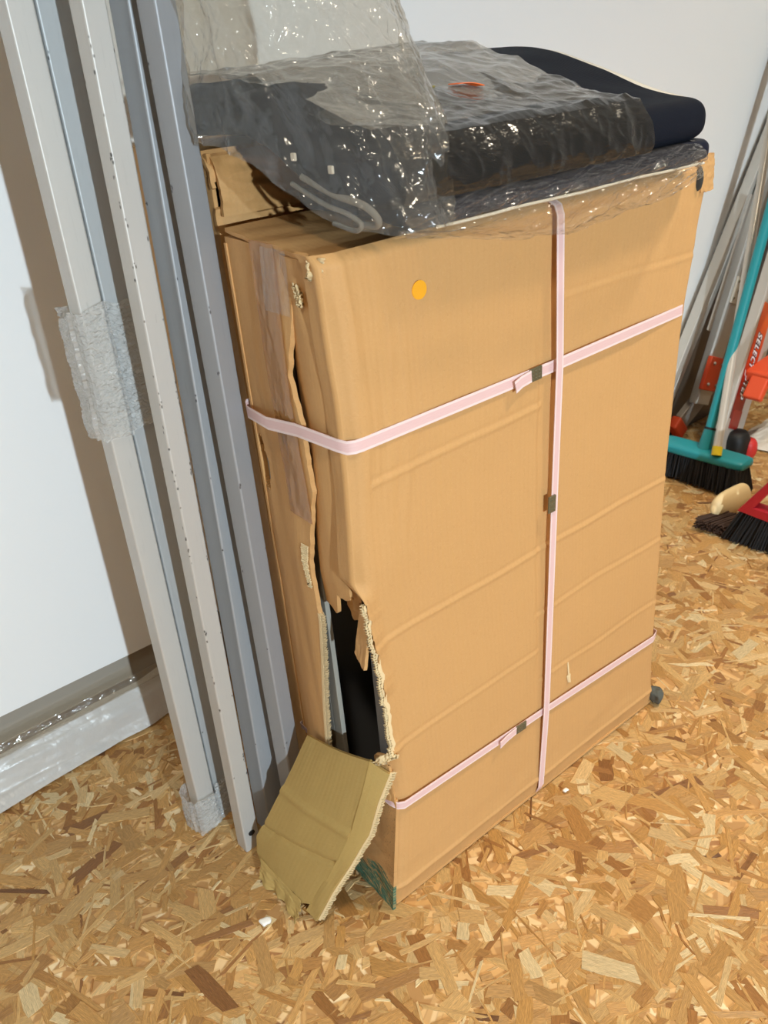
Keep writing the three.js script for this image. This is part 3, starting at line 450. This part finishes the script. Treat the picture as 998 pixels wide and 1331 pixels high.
function pole(label, bx, bz, lx, lz, th, s, L, colour, seed, chips, rough = 0.5) {
  const t = thing('steel_pole', label, 'pole', [bx, 0, bz]);
  const r = 0.0028, ring = [];
  for (let k = 0; k < 4; k++) { const a0 = (k * Math.PI) / 2, cx = (k === 0 || k === 3 ? 1 : -1) * (s / 2 - r), cz = (k < 2 ? 1 : -1) * (s / 2 - r); for (let i = 0; i <= 4; i++) { const a = a0 + (i / 4) * (Math.PI / 2); ring.push([cx + r * Math.cos(a), cz + r * Math.sin(a), Math.cos(a), Math.sin(a), k + (i / 4) * 0.155]); } }
  const c = Math.cos(th), sn = Math.sin(th), p = [], n = [], uv = [], idx = [], m = ring.length + 1;
  const shell = (k, flip) => { // k: scale of the section
    const b = p.length / 3;
    for (let j = 0; j <= 24; j++) { const y = (j / 24) * L; for (let i = 0; i < m; i++) { const q = ring[i % ring.length], x = q[0] * k, z = q[1] * k; p.push(bx + x * c + z * sn + lx * y, y, bz - x * sn + z * c + lz * y); const f = flip ? -1 : 1; n.push(f * (q[2] * c + q[3] * sn), 0, f * (-q[2] * sn + q[3] * c)); uv.push((i === m - 1 ? 4 : q[4]) / 4, y / 2.4); } }
    for (let j = 0; j < 24; j++) for (let i = 0; i < m - 1; i++) { const a = b + j * m + i; idx.push(a, a + m, a + 1, a + 1, a + m, a + m + 1); }
    return b;
  };
  const a = shell(1, false), b = shell(0.88, true);
  for (const j of [0, 24]) for (let i = 0; i < m - 1; i++) { const q = a + j * m + i, w = b + j * m + i; idx.push(q, q + 1, w + 1, q, w + 1, w); }
  const mat = std({ color: colour, map: chipTex(seed, chips), metalness: 0.3, roughness: rough, side: THREE.DoubleSide });
  part(t, 'tube', geo(p, n, uv, idx), mat);
  return t;
}
const pA = pole('leftmost silver grey square steel pole, its waist wrapped in bubble film', -0.128, -0.322, 0.022, -0.021, 0.07, 0.0295, 2.3, 0xcac6c0, 51, 8);
const pB = pole('bluish grey square steel pole half hidden, second from the left', -0.0915, -0.337, 0.022, -0.021, 0.08, 0.036, 2.3, 0xb4b6b6, 52, 8);
const pC = pole('silver grey steel pole third from the left with a bolt hole at its foot', -0.1, -0.242, 0.034, -0.02, 0.076, 0.026, 2.3, 0xc8c4be, 53, 130);
pole('dark faced square steel pole fourth from the left', -0.0503, -0.252, 0.036, -0.021, 0.12, 0.036, 2.3, 0xa6a8ab, 54, 22);
pole('rightmost square steel pole standing against the brown carton', -0.0285, -0.2035, 0.0155, -0.02, 0.265, 0.027, 2.3, 0xa0a1a4, 55, 26);
{ // black disc on the front face, painted dark for the shade in a bolt hole
  const h = new THREE.CylinderGeometry(0.0042, 0.0042, 0.002, 24).rotateX(Math.PI / 2).scale(1.25, 1, 1).rotateY(0.076).translate(-0.0975, 0.032, -0.2288); part(pC, 'bolt_hole_disc', h, M.black, 'black disc for the shade in the bolt hole');
}
function wrapBand(label, y0, y1, pos, seed) {
  // follows the outline of the two leftmost poles
  const o = (u, y) => { const ox = 0.022 * y, oz = -0.021 * y, P = [[-0.1475, -0.3385], [-0.1445, -0.305], [-0.112, -0.3055], [-0.1095, -0.3175], [-0.073, -0.317], [-0.0695, -0.3555], [-0.11, -0.3575], [-0.1475, -0.3385]]; const q = along(P, u); return [q[0] + ox, q[1] + oz]; };
  return single('bubble_wrap', surf(300, Math.round((y1 - y0) * 1500), (u, v) => {
    const y = mix(y0 + 0.01 * fbm(u * 5, 1, seed, 3), y1 + 0.012 * fbm(u * 6, 5, seed, 3), v), q = o(u, y), d = 0.001 + 0.0008 * (1 + ridge(u * 22, y * 70 + u * 9, seed, 3)) + 0.0014 * (1 + ridge(u * 46, y * 190 + u * 30, seed + 3, 2)), cx = -0.112 + 0.022 * y, cz = -0.33 - 0.021 * y, l = Math.hypot(q[0] - cx, q[1] - cz);
    const left = (u < 0.1 || u > 0.95) ? 0.004 * (1 + N3(y * 30, seed, 2)) : 0;
    return [q[0] + ((q[0] - cx) / l) * (d + left), y, q[1] + ((q[1] - cz) / l) * d];
  }, { W: 0.2, H: y1 - y0 }), M.bubble, label, 'wrap', pos);
}
wrapBand('crinkled clear bubble film round the waist of two poles', 0.672, 0.825, [-0.112, 0.672, -0.33], 3);
wrapBand('clear bubble film round the feet of the two leftmost poles', 0.003, 0.07, [-0.112, 0.003, -0.33], 9);

// ------------------------------------------------------------------ plastic film along the foot of the wall
single('plastic_film', surf(160, 60, (u, v) => {
  const x = mix(-0.95, -0.03, u), e = x > -0.09 ? (x + 0.09) * 0.2 : 0, s = v;
  const P = [[0.075 - 0.02 * (1 - u), -0.636], [0.07, -0.622], [0.05, -0.612], [0.02, -0.6], [0.003, -0.592 + 0.06 * sstep(1, 0, u)]], q = along(P, s);
  return [x, q[0] + 0.004 * fbm(x * 7, s * 3, 2, 3) * Math.sin(s * 3.1) + 0.001, q[1] - e + 0.005 * fbm(x * 6, s * 2, 8, 3)];
}, { W: 0.9, H: 0.1 }), M.filmMilky, 'milky plastic sheet hanging to the floor at the foot of the wall', 'plastic film', [-0.4, 0.001, -0.61]);
single('plastic_film', surf(160, 40, (u, v) => {
  const x = mix(-0.95, -0.02, u), a = v * 4.2 + 0.5, r = 0.015 + 0.006 * N3(x * 6, 2, 2);
  return [x, 0.093 - 0.02 * (1 - u) + r * Math.cos(a) * 1.3 + 0.002 * fbm(x * 9, v * 4, 5, 3), -0.624 + r * Math.sin(a) * 0.9];
}, { W: 0.9, H: 0.08 }), M.filmClear, 'glossy rolled clear plastic film lying along the wall above the milky sheet', 'plastic film', [-0.4, 0.07, -0.62]);

// ------------------------------------------------------------------ garments on the cartons
const wr = (a, f, s) => (x, y, z, Y, r) => [0, a * fbm(x * f, z * f, s, 3) * (Y > 0 ? 1 : 0.3), 0];
const lowBot = (x, z) => 0.908, lowTop = (x, z) => 0.931 + 0.004 * fbm(x * 9, z * 9, 2, 2);
{
  const t = thing('folded_garment', 'navy folded garment in clear plastic lying lowest on the carton front', 'garment', [0.33, 0.908, -0.08]);
  part(t, 'cloth', pad(0.09, 0.552, -0.19, 0.03, lowBot, lowTop, 0.01, 0.02, (x, y, z, Y) => [0, 0.003 * ridge(x * 9 + z * 6, y * 30, z * 9, 2), 0.003 * ridge(x * 22, y * 24, 3, 2)], 260, 60), M.navyGloss);
  part(t, 'hem', surf(120, 8, (u, v) => { const x = mix(0.1, 0.53, u); return [x, 0.909 + 0.003 * v + 0.002 * N3(x * 9, 1, 1), 0.0305 + 0.002 * Math.sin(v * 3.1) + 0.001 * N3(x * 20, 3, 3)]; }, { t: 0.002 }), M.lining, 'pale hem line');
}
const upBot = (x, z) => 0.933 + 0.052 * sstep(-0.02, -0.2, z), upTop = (x, z) => 0.978 + 0.066 * sstep(0.03, -0.29, z) * mix(0.84, 1.05, clamp((x - 0.08) / 0.45)) + 0.003 * fbm(x * 5, z * 7, 4, 2);
{
  const t = thing('folded_garment', 'folded navy garment with a cream edge on top of the stack', 'garment', [0.35, 0.941, -0.18]);
  part(t, 'cloth', pad(0.075, 0.555, -0.4, 0.026, upBot, upTop, 0.02, 0.03, (x, y, z, Y) => [0, 0.0025 * fbm(x * 8, z * 10, 3, 2), 0.002 * fbm(x * 12, y * 20, 6, 2)], 280, 80), M.navy);
  part(t, 'lining', pad(0.3, 0.571, -0.414, 0.006, (x, z) => upBot(x, z) + 0.01, (x, z) => upTop(x, z) - 0.004, 0.01, 0.03, null, 160, 40), M.lining, 'cream lining edge at the right end');
  part(t, 'lining', pad(0.35, 0.574, -0.406, 0.004, (x, z) => mix(upBot(x, z), upTop(x, z), 0.45), (x, z) => mix(upBot(x, z), upTop(x, z), 0.62), 0.004, 0.03, null, 120, 20), M.navy, 'navy fold between the cream edges');
}
const moundTop = (x, z) => 0.966 + 0.068 * sstep(0.03, -0.2, z) + 0.006 * Math.sin(z * 42 + 1) + 0.003 * Math.sin(x * 60 + z * 20);
{
  const t = thing('folded_garment', 'dark folded garment with pale snaps under the clear bag on the left', 'garment', [0.1, 0.92, -0.12]);
  part(t, 'cloth', pad(0.026, 0.15, -0.34, 0.016, (x, z) => 0.925 + 0.062 * sstep(0.0, -0.19, z), (x, z) => moundTop(x, z), 0.03, 0.05, (x, y, z) => [0.003 * ridge(y * 20, z * 9, 1, 2), 0.004 * fbm(x * 14, z * 12, 5, 3), 0], 160, 60), M.navy);
  for (const [x, y, z] of [[0.023, 0.976, -0.075], [0.03, 0.966, -0.028]]) part(t, 'snap', new RoundedBoxGeometry(0.003, 0.007, 0.007, 2, 0.0012).translate(x, y, z), M.lining, 'pale snap button');
  const roll = (pts, r, m) => part(t, 'rolled_hem', new THREE.TubeGeometry(new THREE.CatmullRomCurve3(pts.map((q) => V(...q))), 60, r, 10), m, 'rolled grey white hem');
  roll([[0.034, 0.95, -0.1], [0.034, 0.935, -0.05], [0.034, 0.927, -0.008], [0.035, 0.921, 0.003], [0.036, 0.915, -0.004], [0.036, 0.918, -0.04]], 0.0024, M.liningGrey);
  roll([[0.03, 0.958, -0.075], [0.032, 0.945, -0.03], [0.036, 0.936, 0.012], [0.041, 0.927, 0.019], [0.045, 0.92, 0.014], [0.042, 0.919, -0.015]], 0.0034, M.liningGrey);
}
// hazy film over the left part of the top garment
{
  const edge = (z) => 0.418 + 0.012 * fbm(z * 14, 2, 2, 3) + 0.05 * sstep(-0.2, -0.38, z);
  const t = thing('plastic_bag', 'hazy grey plastic bag covering the left part of the navy garment', 'plastic bag', [0.23, 0.945, -0.15]);
  part(t, 'film', surf(240, 200, (u, v) => {
    const s = v, z = s < 0.72 ? mix(-0.39, 0.008, s / 0.72) : 0.008 + 0.024 * Math.sin(((s - 0.72) / 0.28) * 2.2), x = mix(0.06, edge(z), u);
    const zz = Math.min(z, 0.0); let y = s < 0.72 ? upTop(x, zz) + 0.005 : mix(upTop(x, 0) + 0.005, upBot(x, 0) + 0.002, (s - 0.72) / 0.28);
    const w = 0.005 * ridge(x * 7 + z * 6, z * 5 - x * 5, 3, 3) + 0.0014 * ridge(x * 22 - z * 12, z * 16, 6, 2);
    y += s < 0.72 ? w + 0.004 : 0.004 * (1 - (s - 0.72) / 0.28); const zo = s < 0.72 ? 0 : 0.004 + 0.003 * ridge(x * 24, y * 20, 5, 2);
    return [x, y - 0.006 * sstep(0.96, 1, u) * (s < 0.72 ? 1 : 0), z + zo];
  }, { W: 0.4, H: 0.5 }), M.filmHazy);
  part(t, 'film_fold', surf(160, 120, (u, v) => {
    const z = mix(-0.38, -0.02 - 0.02 * N3(u * 6, 2, 2), v), x = mix(0.07, edge(z) - 0.012, u);
    return [x, upTop(x, z) + 0.012 + 0.006 * ridge(x * 8 + z * 5, z * 6 - x * 4, 5, 3) * Math.sin(v * 3.1), z];
  }, { W: 0.4, H: 0.4 }), phy({ color: 0xcfc9c0, transmission: 0.72, thickness: 0, roughness: 0.25, ior: 1.45, bumpMap: filmBump, bumpScale: 0.0016 }), 'second hazier layer of film folded over the top');
  part(t, 'tag', surf(10, 6, (u, v) => [0.248 + 0.026 * u + 0.004 * v, 1.018 - 0.004 * u + 0.002 * Math.sin(u * 3), -0.105 + 0.012 * v + 0.012 * u], { t: 0.0008 }), std({ color: 0xf26a1b, roughness: 0.5, side: THREE.DoubleSide }), 'small orange tag');
  part(t, 'tag', surf(8, 6, (u, v) => [0.215 + 0.014 * u, 1.018, -0.125 + 0.02 * v], { t: 0.0008 }), std({ color: 0x9a8a3a, roughness: 0.6, side: THREE.DoubleSide }), 'dull yellow tag');
}
// shiny clear bag of the lower garment, its open hem drooping over the carton edge
{
  const hem = (x) => table([[0.03, 0.915], [0.08, 0.905], [0.12, 0.899], [0.2, 0.884], [0.27, 0.878], [0.34, 0.884], [0.42, 0.888], [0.5, 0.9], [0.6, 0.925]], x);
  single('plastic_bag', surf(280, 110, (u, v) => {
    const x = mix(0.035 + 0.03 * (1 - v), 0.556 - 0.018 * v, u), P = [[0.935, -0.17], [0.937, -0.06], [0.935, 0.022], [0.926, 0.037], [0.91, 0.04], [hem(x) + 0.006, 0.036], [hem(x), 0.042]], q = along(P, v);
    const k = sstep(0.2, 0.45, v), w = ridge(x * 15 + 5 * v, v * 6 + x * 6, 2, 3) * 0.0055 * k + ridge(x * 44 + 9 * v, v * 12, 5, 2) * 0.0026 * k;
    return [x + 0.004 * N3(v * 5, x * 5, 3), q[0] + 0.003 * fbm(x * 14, v * 3, 7, 3) * k - 0.02 * sstep(0.94, 1, u) * (1 - v), (q[1] + w + 0.004 * k) * (1 - 0.7 * sstep(0.9, 1, u) * k)];
  }, { W: 0.57, H: 0.22 }), M.filmClear, 'shiny crinkled clear bag drooping over the top front edge of the carton', 'plastic bag', [0.32, 0.88, -0.03]);
}
// big clear bag billowing up at the left
{
  const cx = (y) => table([[0.92, 0.07], [1.0, 0.085], [1.1, 0.107], [1.25, 0.09], [1.42, 0.08]], y), cz = (y) => table([[0.92, -0.13], [1.0, -0.14], [1.1, -0.19], [1.42, -0.2]], y);
  const rx = (y) => table([[0.9, 0.085], [0.95, 0.085], [1.0, 0.086], [1.1, 0.095], [1.25, 0.08], [1.38, 0.07], [1.42, 0.004]], y), rz = (y) => table([[0.9, 0.165], [0.95, 0.16], [1.0, 0.145], [1.1, 0.1], [1.25, 0.075], [1.38, 0.05], [1.42, 0.004]], y);
  single('plastic_bag', surf(220, 160, (u, v) => {
    const a = -u * 2 * Math.PI, y = mix(0.918 + 0.07 * sstep(0.75, -0.5, Math.sin(a) + 0.45 * Math.cos(a)), 1.42, v), r = 1 + 0.11 * ridge(Math.cos(a) * 1.6, Math.sin(a) * 1.6 + 3, y * 7, 3) + 0.035 * ridge(Math.cos(a) * 4, Math.sin(a) * 4, y * 16 + 2 * Math.cos(a), 3);
    return [cx(y) + rx(y) * r * Math.cos(a), y + 0.008 * fbm(Math.cos(a) * 3, Math.sin(a) * 3, y * 9, 2), cz(y) + rz(y) * r * Math.sin(a) * (1)];
  }, { W: 0.8, H: 0.5 }), M.filmBag, 'large clear plastic bag billowing up over the dark garment', 'plastic bag', [0.05, 0.93, -0.15]);
}

// ------------------------------------------------------------------ things leaning at the right
{
  // tall grey panel with a light metal frame leaning beside the ladder
  const t = thing('leaning_panel', 'tall grey framed panel leaning behind the step ladder, darkened in colour for shade', 'panel', [1.75, 0, -0.62]);
  const a = [1.43, 0.02, -0.622], b = [2.33, 1.5, -0.628], side = [0.85, -0.52, 0];
  const sh = new THREE.Shape(); sh.moveTo(1.45, 0.002); sh.lineTo(2.34, 1.48); sh.lineTo(2.66, 1.48); sh.lineTo(2.66, 0.002); sh.closePath();
  part(t, 'sheet', new THREE.ExtrudeGeometry(sh, { depth: 0.01, bevelEnabled: false }).translate(0, 0, -0.642), std({ color: 0x5c5249, roughness: 0.38, metalness: 0.3 }));  // grey brown sheet, base colour darkened to stand for the shadow on it
  const at = (s, h, z) => [a[0] + (b[0] - a[0]) * h + s * 0.85, a[1] + (b[1] - a[1]) * h - s * 0.52 + 0.0, a[2] + (b[2] - a[2]) * h + z];
  part(t, 'frame', bar(at(0.0, 0.02, 0.008), at(0.0, 1, 0.008), 0.022, 0.03, side), std({ color: 0xc9c6bf, roughness: 0.5, metalness: 0.3 }), 'pale frame strip');
  part(t, 'frame', bar(at(0.035, 0.02, 0.004), at(0.035, 1, 0.004), 0.02, 0.024, side), M.aluminium);
}
{
  const t = thing('reflection_strip', 'narrow pale strip standing for a reflection in the panel behind the ladder', 'reflection strip', [1.69, 0.33, -0.565]);  // pale strip stands in for a bright reflection in the leaning panel
  part(t, 'profile', bar([1.6, 0.33, -0.555], [1.77, 0.65, -0.575], 0.013, 0.006, [0.85, -0.5, 0], 0.001), M.aluminium);
}
{
  const t = thing('step_ladder', 'folded aluminium step ladder with an orange label leaning at the right', 'ladder', [1.66, 0, -0.5]);
  // rear rail with a flared foot
  const r0 = [1.638, 0.1, -0.572], r1 = [2.083, 1.21, -0.58];
  const rr = part(t, 'rear_rail', merge([bar(r0, r1, 0.07, 0.006, [0.93, -0.37, 0], 0.002), bar([r0[0] + 0.033, r0[1] - 0.012, r0[2] - 0.01], [r1[0] + 0.033, r1[1] - 0.012, r1[2] - 0.01], 0.005, 0.022, [0.93, -0.37, 0], 0.002), bar([r0[0] - 0.033, r0[1] + 0.012, r0[2] - 0.01], [r1[0] - 0.033, r1[1] + 0.012, r1[2] - 0.01], 0.005, 0.022, [0.93, -0.37, 0], 0.002)]), M.aluminium);
  const on = (h, s, z) => [mix(r0[0], r1[0], h) + 0.93 * s, mix(r0[1], r1[1], h) - 0.37 * s, mix(r0[2], r1[2], h) + z];
  part(t, 'bracket', bar(on(0.035, 0, 0.006), on(0.115, 0, 0.006), 0.09, 0.014, [0.93, -0.37, 0], 0.003), std({ color: 0xd8481c, roughness: 0.5 }), 'orange plastic bracket');
  for (const [h, s] of [[0.05, -0.025], [0.05, 0.02], [0.1, -0.025], [0.1, 0.02]]) part(t, 'rivet', new THREE.SphereGeometry(0.005, 10, 8).translate(...on(h, s, 0.014)), M.aluminium);
  part(t, 'hinge_plate', bar(on(0.24, 0, 0.005), on(0.3, 0, 0.005), 0.062, 0.004, [0.93, -0.37, 0], 0.001), std({ color: 0xc8c0b0, roughness: 0.5 }));
  part(t, 'bolt_hole_disc', new THREE.CylinderGeometry(0.009, 0.009, 0.004, 20).rotateX(Math.PI / 2).translate(...on(0.27, 0, 0.007)), M.black, 'black disc for the shade in a bolt hole');  // black disc stands in for the shade inside a hole
  for (const [h, s] of [[0.252, -0.02], [0.252, 0.02], [0.29, -0.02], [0.29, 0.02]]) part(t, 'rivet', new THREE.SphereGeometry(0.004, 10, 8).translate(...on(h, s, 0.007)), M.seal);
  part(t, 'stabilizer_bar', bar([1.585, 0.055, -0.6], [1.72, 0.155, -0.585], 0.055, 0.02, [0.5, -0.8, 0], 0.003), std({ color: 0x9b948c, roughness: 0.5, metalness: 0.4 }));
  part(t, 'foot', bar([1.555, 0.03, -0.6], [1.585, 0.056, -0.6], 0.065, 0.03, [0.5, -0.8, 0], 0.006), std({ color: 0xc7441d, roughness: 0.6 }), 'orange foot');
  // front rail with the printed label
  const f0 = [1.535, 0.03, -0.43], f1 = [2.09, 1.2, -0.5], fs = [0.9, -0.44, 0];
  const of = (h, s, z) => [mix(f0[0], f1[0], h) + 0.9 * s, mix(f0[1], f1[1], h) - 0.44 * s, mix(f0[2], f1[2], h) + z];
  part(t, 'front_rail', merge([bar(f0, f1, 0.085, 0.006, fs, 0.002), bar(of(0, 0.043, -0.012), of(1, 0.043, -0.012), 0.006, 0.028, fs, 0.002), bar(of(0, -0.043, -0.012), of(1, -0.043, -0.012), 0.006, 0.028, fs, 0.002), bar(of(0.02, 0.1, -0.04), of(1, 0.1, -0.04), 0.05, 0.03, fs, 0.002)]), std({ color: 0xc4bdb4, roughness: 0.45, metalness: 0.35 }));
  const lab = canvasTex(160, 1024, (x, w, h) => {
    const g = x.createLinearGradient(0, 0, 0, h); g.addColorStop(0, '#e2651a'); g.addColorStop(0.45, '#c23e12'); g.addColorStop(0.72, '#8a1a10'); g.addColorStop(1, '#6c130e'); x.fillStyle = g; x.fillRect(0, 0, w, h);
    x.save(); x.translate(w / 2, h * 0.24); x.rotate(Math.PI / 2); x.font = 'bold italic 92px sans-serif'; x.textBaseline = 'middle'; x.lineWidth = 14; x.strokeStyle = '#20222c'; x.strokeText('SELECT', 0, 0); x.fillStyle = '#e8eaee'; x.fillText('SELECT', 0, 0);
    x.strokeStyle = '#e8eaee'; x.lineWidth = 8; x.beginPath(); x.arc(345, 0, 62, -1.3, 1.6); x.stroke();
    x.lineWidth = 14; x.strokeStyle = '#20222c'; x.strokeText('STEP', 382, 0); x.fillStyle = '#e8eaee'; x.fillText('STEP', 382, 0); x.restore();
  }, { wrap: false });
  part(t, 'label', surf(1, 1, (u, v) => of(mix(0.07, 0.31, v), mix(-0.036, 0.022, u), 0.0045 + 0.0), { t: 0.001 }), std({ map: lab, roughness: 0.4 }), 'orange to dark red printed label');
  part(t, 'label', bar(of(0.05, 0, 0.004), of(0.09, 0, 0.004), 0.05, 0.002, fs, 0.0005), std({ color: 0x8a1f16, roughness: 0.4 }), 'small dark red label');
  part(t, 'rubber_foot', pad(1.535, 1.605, -0.445, -0.385, () => 0.001, () => 0.085, 0.02, 0.025, null, 40, 20), M.black, 'black rubber foot');
  part(t, 'foot_cap', pad(1.572, 1.618, -0.43, -0.372, () => 0.004, () => 0.06, 0.015, 0.02, null, 40, 20), std({ color: 0xc9302c, roughness: 0.5 }), 'red foot cap');
  part(t, 'step', merge([bar([1.61, 0.225, -0.4], [1.76, 0.24, -0.4], 0.035, 0.09, [0, 1, 0], 0.008), bar([1.585, 0.175, -0.4], [1.63, 0.24, -0.4], 0.024, 0.05, [1, 0, 0], 0.006)]), std({ color: 0xe4532a, roughness: 0.5 }), 'orange red step bracket');
  part(t, 'sticker', bar(on(0.42, 0.028, 0.005), on(0.5, 0.028, 0.005), 0.012, 0.001, [0.93, -0.37, 0], 0.0003), std({ color: 0xd9c84a, roughness: 0.6 }), 'yellow sticker');
  part(t, 'sticker', bar(on(0.35, 0.028, 0.005), on(0.42, 0.028, 0.005), 0.012, 0.001, [0.93, -0.37, 0], 0.0003), std({ color: 0xc5412f, roughness: 0.6 }), 'red sticker');
}
// brooms
M.teal = std({ color: 0x1c8d96, roughness: 0.45 });
M.bristle = std({ color: 0x14161a, roughness: 0.7, side: THREE.DoubleSide });
function tufts(n, seed, top, bottom, r = 0.0022) { // n bristle bundles between two surfaces (u, v)
  const R = rng(seed), g = [];
  for (let i = 0; i < n; i++) { const u = R(), v = R(), a = top(u, v), b = bottom(u, v, R); const q = rod(a, b, r * (0.6 + 0.6 * R()), r, 5); g.push(q); }
  return merge(g);
}
{
  const t = thing('broom', 'teal broom with black bristles standing beside the carton', 'broom', [1.4, 0, -0.39]);
  const dir = V(0.07, 0, 0.998);
  part(t, 'head', surf(60, 40, (u, v) => { const a = v * Math.PI * 2, s = u * 2 - 1, k = Math.pow(1 - Math.pow(Math.abs(s), 8), 0.2) + 0.001, c = Math.cos(a), w = Math.sign(c) * Math.pow(Math.abs(c), 0.6) * 0.034 * k, y = 0.085 + Math.sign(Math.sin(a)) * Math.pow(Math.abs(Math.sin(a)), 0.6) * 0.014 * k; return [1.393 + s * 0.122 * 0.07 + w, y, -0.41 + s * 0.122]; }), M.teal);
  const b = part(t, 'bristles', tufts(1500, 61, (u, v) => [1.393 + (u - 0.5) * 0.055, 0.078, -0.41 + (v - 0.5) * 0.228], (u, v, R) => [1.393 + (u - 0.5) * 0.075 + 0.012 * (R() - 0.5), 0.003 + 0.006 * R(), -0.41 + (v - 0.5) * 0.24 + 0.012 * (R() - 0.5)]), M.bristle); b.userData.kind = 'stuff';
  part(t, 'socket', rod([1.395, 0.088, -0.41], [1.42, 0.145, -0.414], 0.019, 0.014), M.teal);
  part(t, 'handle', rod([1.413, 0.13, -0.413], [1.912, 1.25, -0.5], 0.0125), M.teal, 'teal painted handle');
  part(t, 'ring', rod([1.4178, 0.14, -0.4137], [1.4202, 0.1455, -0.4141], 0.0155, 0.0155), M.black);
}
{
  const t = thing('mop_pole', 'thin silver pole with a yellow end cap beside the teal handle', 'pole', [1.37, 0.1, -0.36]);
  part(t, 'shaft', rod([1.376, 0.112, -0.364], [1.87, 0.94, -0.6], 0.0105), std({ color: 0xcfc8bd, metalness: 0.4, roughness: 0.35 }));
  part(t, 'end_cap', rod([1.37, 0.1005, -0.361], [1.38, 0.12, -0.366], 0.0125), std({ color: 0xe2c81e, roughness: 0.5 }), 'yellow end cap');
}
{
  const t = thing('broom', 'red angled broom with long black bristles at the right edge', 'broom', [1.21, 0, -0.09]);
  const M1 = std({ color: 0xb01e2b, roughness: 0.4 });
  // head: a red wedge with a triangular window, seen from its broad face
  const sh = new THREE.Shape(); sh.moveTo(-0.105, 0.085); sh.lineTo(0.13, 0.06); sh.lineTo(0.045, 0.235); sh.lineTo(-0.005, 0.24); sh.closePath();
  const ho = new THREE.Path(); ho.moveTo(-0.078, 0.099); ho.lineTo(-0.03, 0.178); ho.lineTo(-0.02, 0.095); ho.closePath(); sh.holes.push(ho);
  const hg = new THREE.ExtrudeGeometry(sh, { depth: 0.026, bevelEnabled: true, bevelSize: 0.004, bevelThickness: 0.004, bevelSegments: 3 });
  hg.translate(0, 0, -0.013).rotateY(-Math.PI / 2 + 0.12).translate(1.21, 0, -0.085);
  part(t, 'head', hg, M1);
  const dz = (s) => [1.21 + 0.12 * s, -0.085 + s];
  const b = part(t, 'bristles', tufts(1300, 67, (u, v) => { const s = mix(-0.1, 0.125, v), q = dz(s); return [q[0] + (u - 0.5) * 0.024, 0.088 - 0.025 * v, q[1]]; }, (u, v, R) => { const s = mix(-0.135, 0.17, v), q = dz(s); return [q[0] + (u - 0.5) * 0.05 + 0.006 * (R() - 0.5), 0.002 + 0.004 * R(), q[1] + 0.008 * (R() - 0.5)]; }, 0.0018), M.bristle); b.userData.kind = 'stuff';
  part(t, 'handle', rod([1.213, 0.225, -0.065], [1.9, 1.15, -0.02], 0.012), M1);
}
{
  const t = thing('hand_brush', 'small hand brush with a cream wooden back lying beside the red broom', 'brush', [1.24, 0, -0.24]);
  part(t, 'back', surf(40, 40, (u, v) => { const a = v * Math.PI * 2, s = u, k = Math.pow(Math.max(0, 1 - Math.pow(1 - s, 6)), 0.5) * Math.pow(Math.max(0, 1 - Math.pow(s, 20)), 0.5), c = Math.cos(a), n = Math.sin(a); return [1.205 + s * 0.12 + c * 0.006 * k, 0.048 + 0.036 * n * k, -0.262 + s * 0.012 + c * 0.02 * k]; }), std({ color: 0xe3c996, roughness: 0.5 }), 'cream wooden back');
  const b = part(t, 'bristles', tufts(420, 71, (u, v) => [1.236 + v * 0.03, 0.03 + (u - 0.5) * 0.02, -0.25 + v * 0.15], (u, v, R) => [1.165 + v * 0.03 + 0.016 * R(), 0.004 + (u) * 0.026, -0.29 + v * 0.17 + 0.01 * R()], 0.002), std({ color: 0x3a2417, roughness: 0.8 })); b.userData.kind = 'stuff'; b.userData.label = 'dark brown bristles';
}
single('crumpled_sheet', surf(60, 60, (u, v) => { const x = mix(1.66, 1.88, u), z = mix(-0.48, -0.3, v); return [x + 0.01 * N3(u * 5, v * 5, 1), 0.004 + 0.03 * Math.sin(u * 3.14) * Math.sin(v * 3.14) * (1 + 0.5 * ridge(u * 3, v * 3, 2, 3)), z + 0.01 * N3(u * 5, v * 5, 4)]; }, { t: 0.001 }), std({ color: 0xe2dccf, roughness: 0.7, side: THREE.DoubleSide }), 'crumpled off white sheet on the floor behind the red broom', 'paper', [1.7, 0.004, -0.4]);
// crumbs on the boards
const crumb = (x, z, s, seed, label) => single('plaster_crumb', pad(x - s, x + s, z - s * 0.8, z + s * 0.8, () => 0.0002, () => s * 0.7, s * 0.5, s * 0.6, (a, b, c) => [s * 0.4 * fbm(a * 90, c * 90, seed, 2), 0, s * 0.4 * fbm(a * 90, c * 90, seed + 5, 2)], 24, 12), std({ color: 0xf1efe9, roughness: 0.8 }), label, 'crumb', [x, 0, z]);
crumb(-0.154, -0.108, 0.0075, 2, 'white plaster crumb on the floor left below the torn flap');
crumb(0.331, 0.024, 0.005, 6, 'tiny white crumb on the floor at the foot of the vertical strap');

renderer.render(scene, camera);
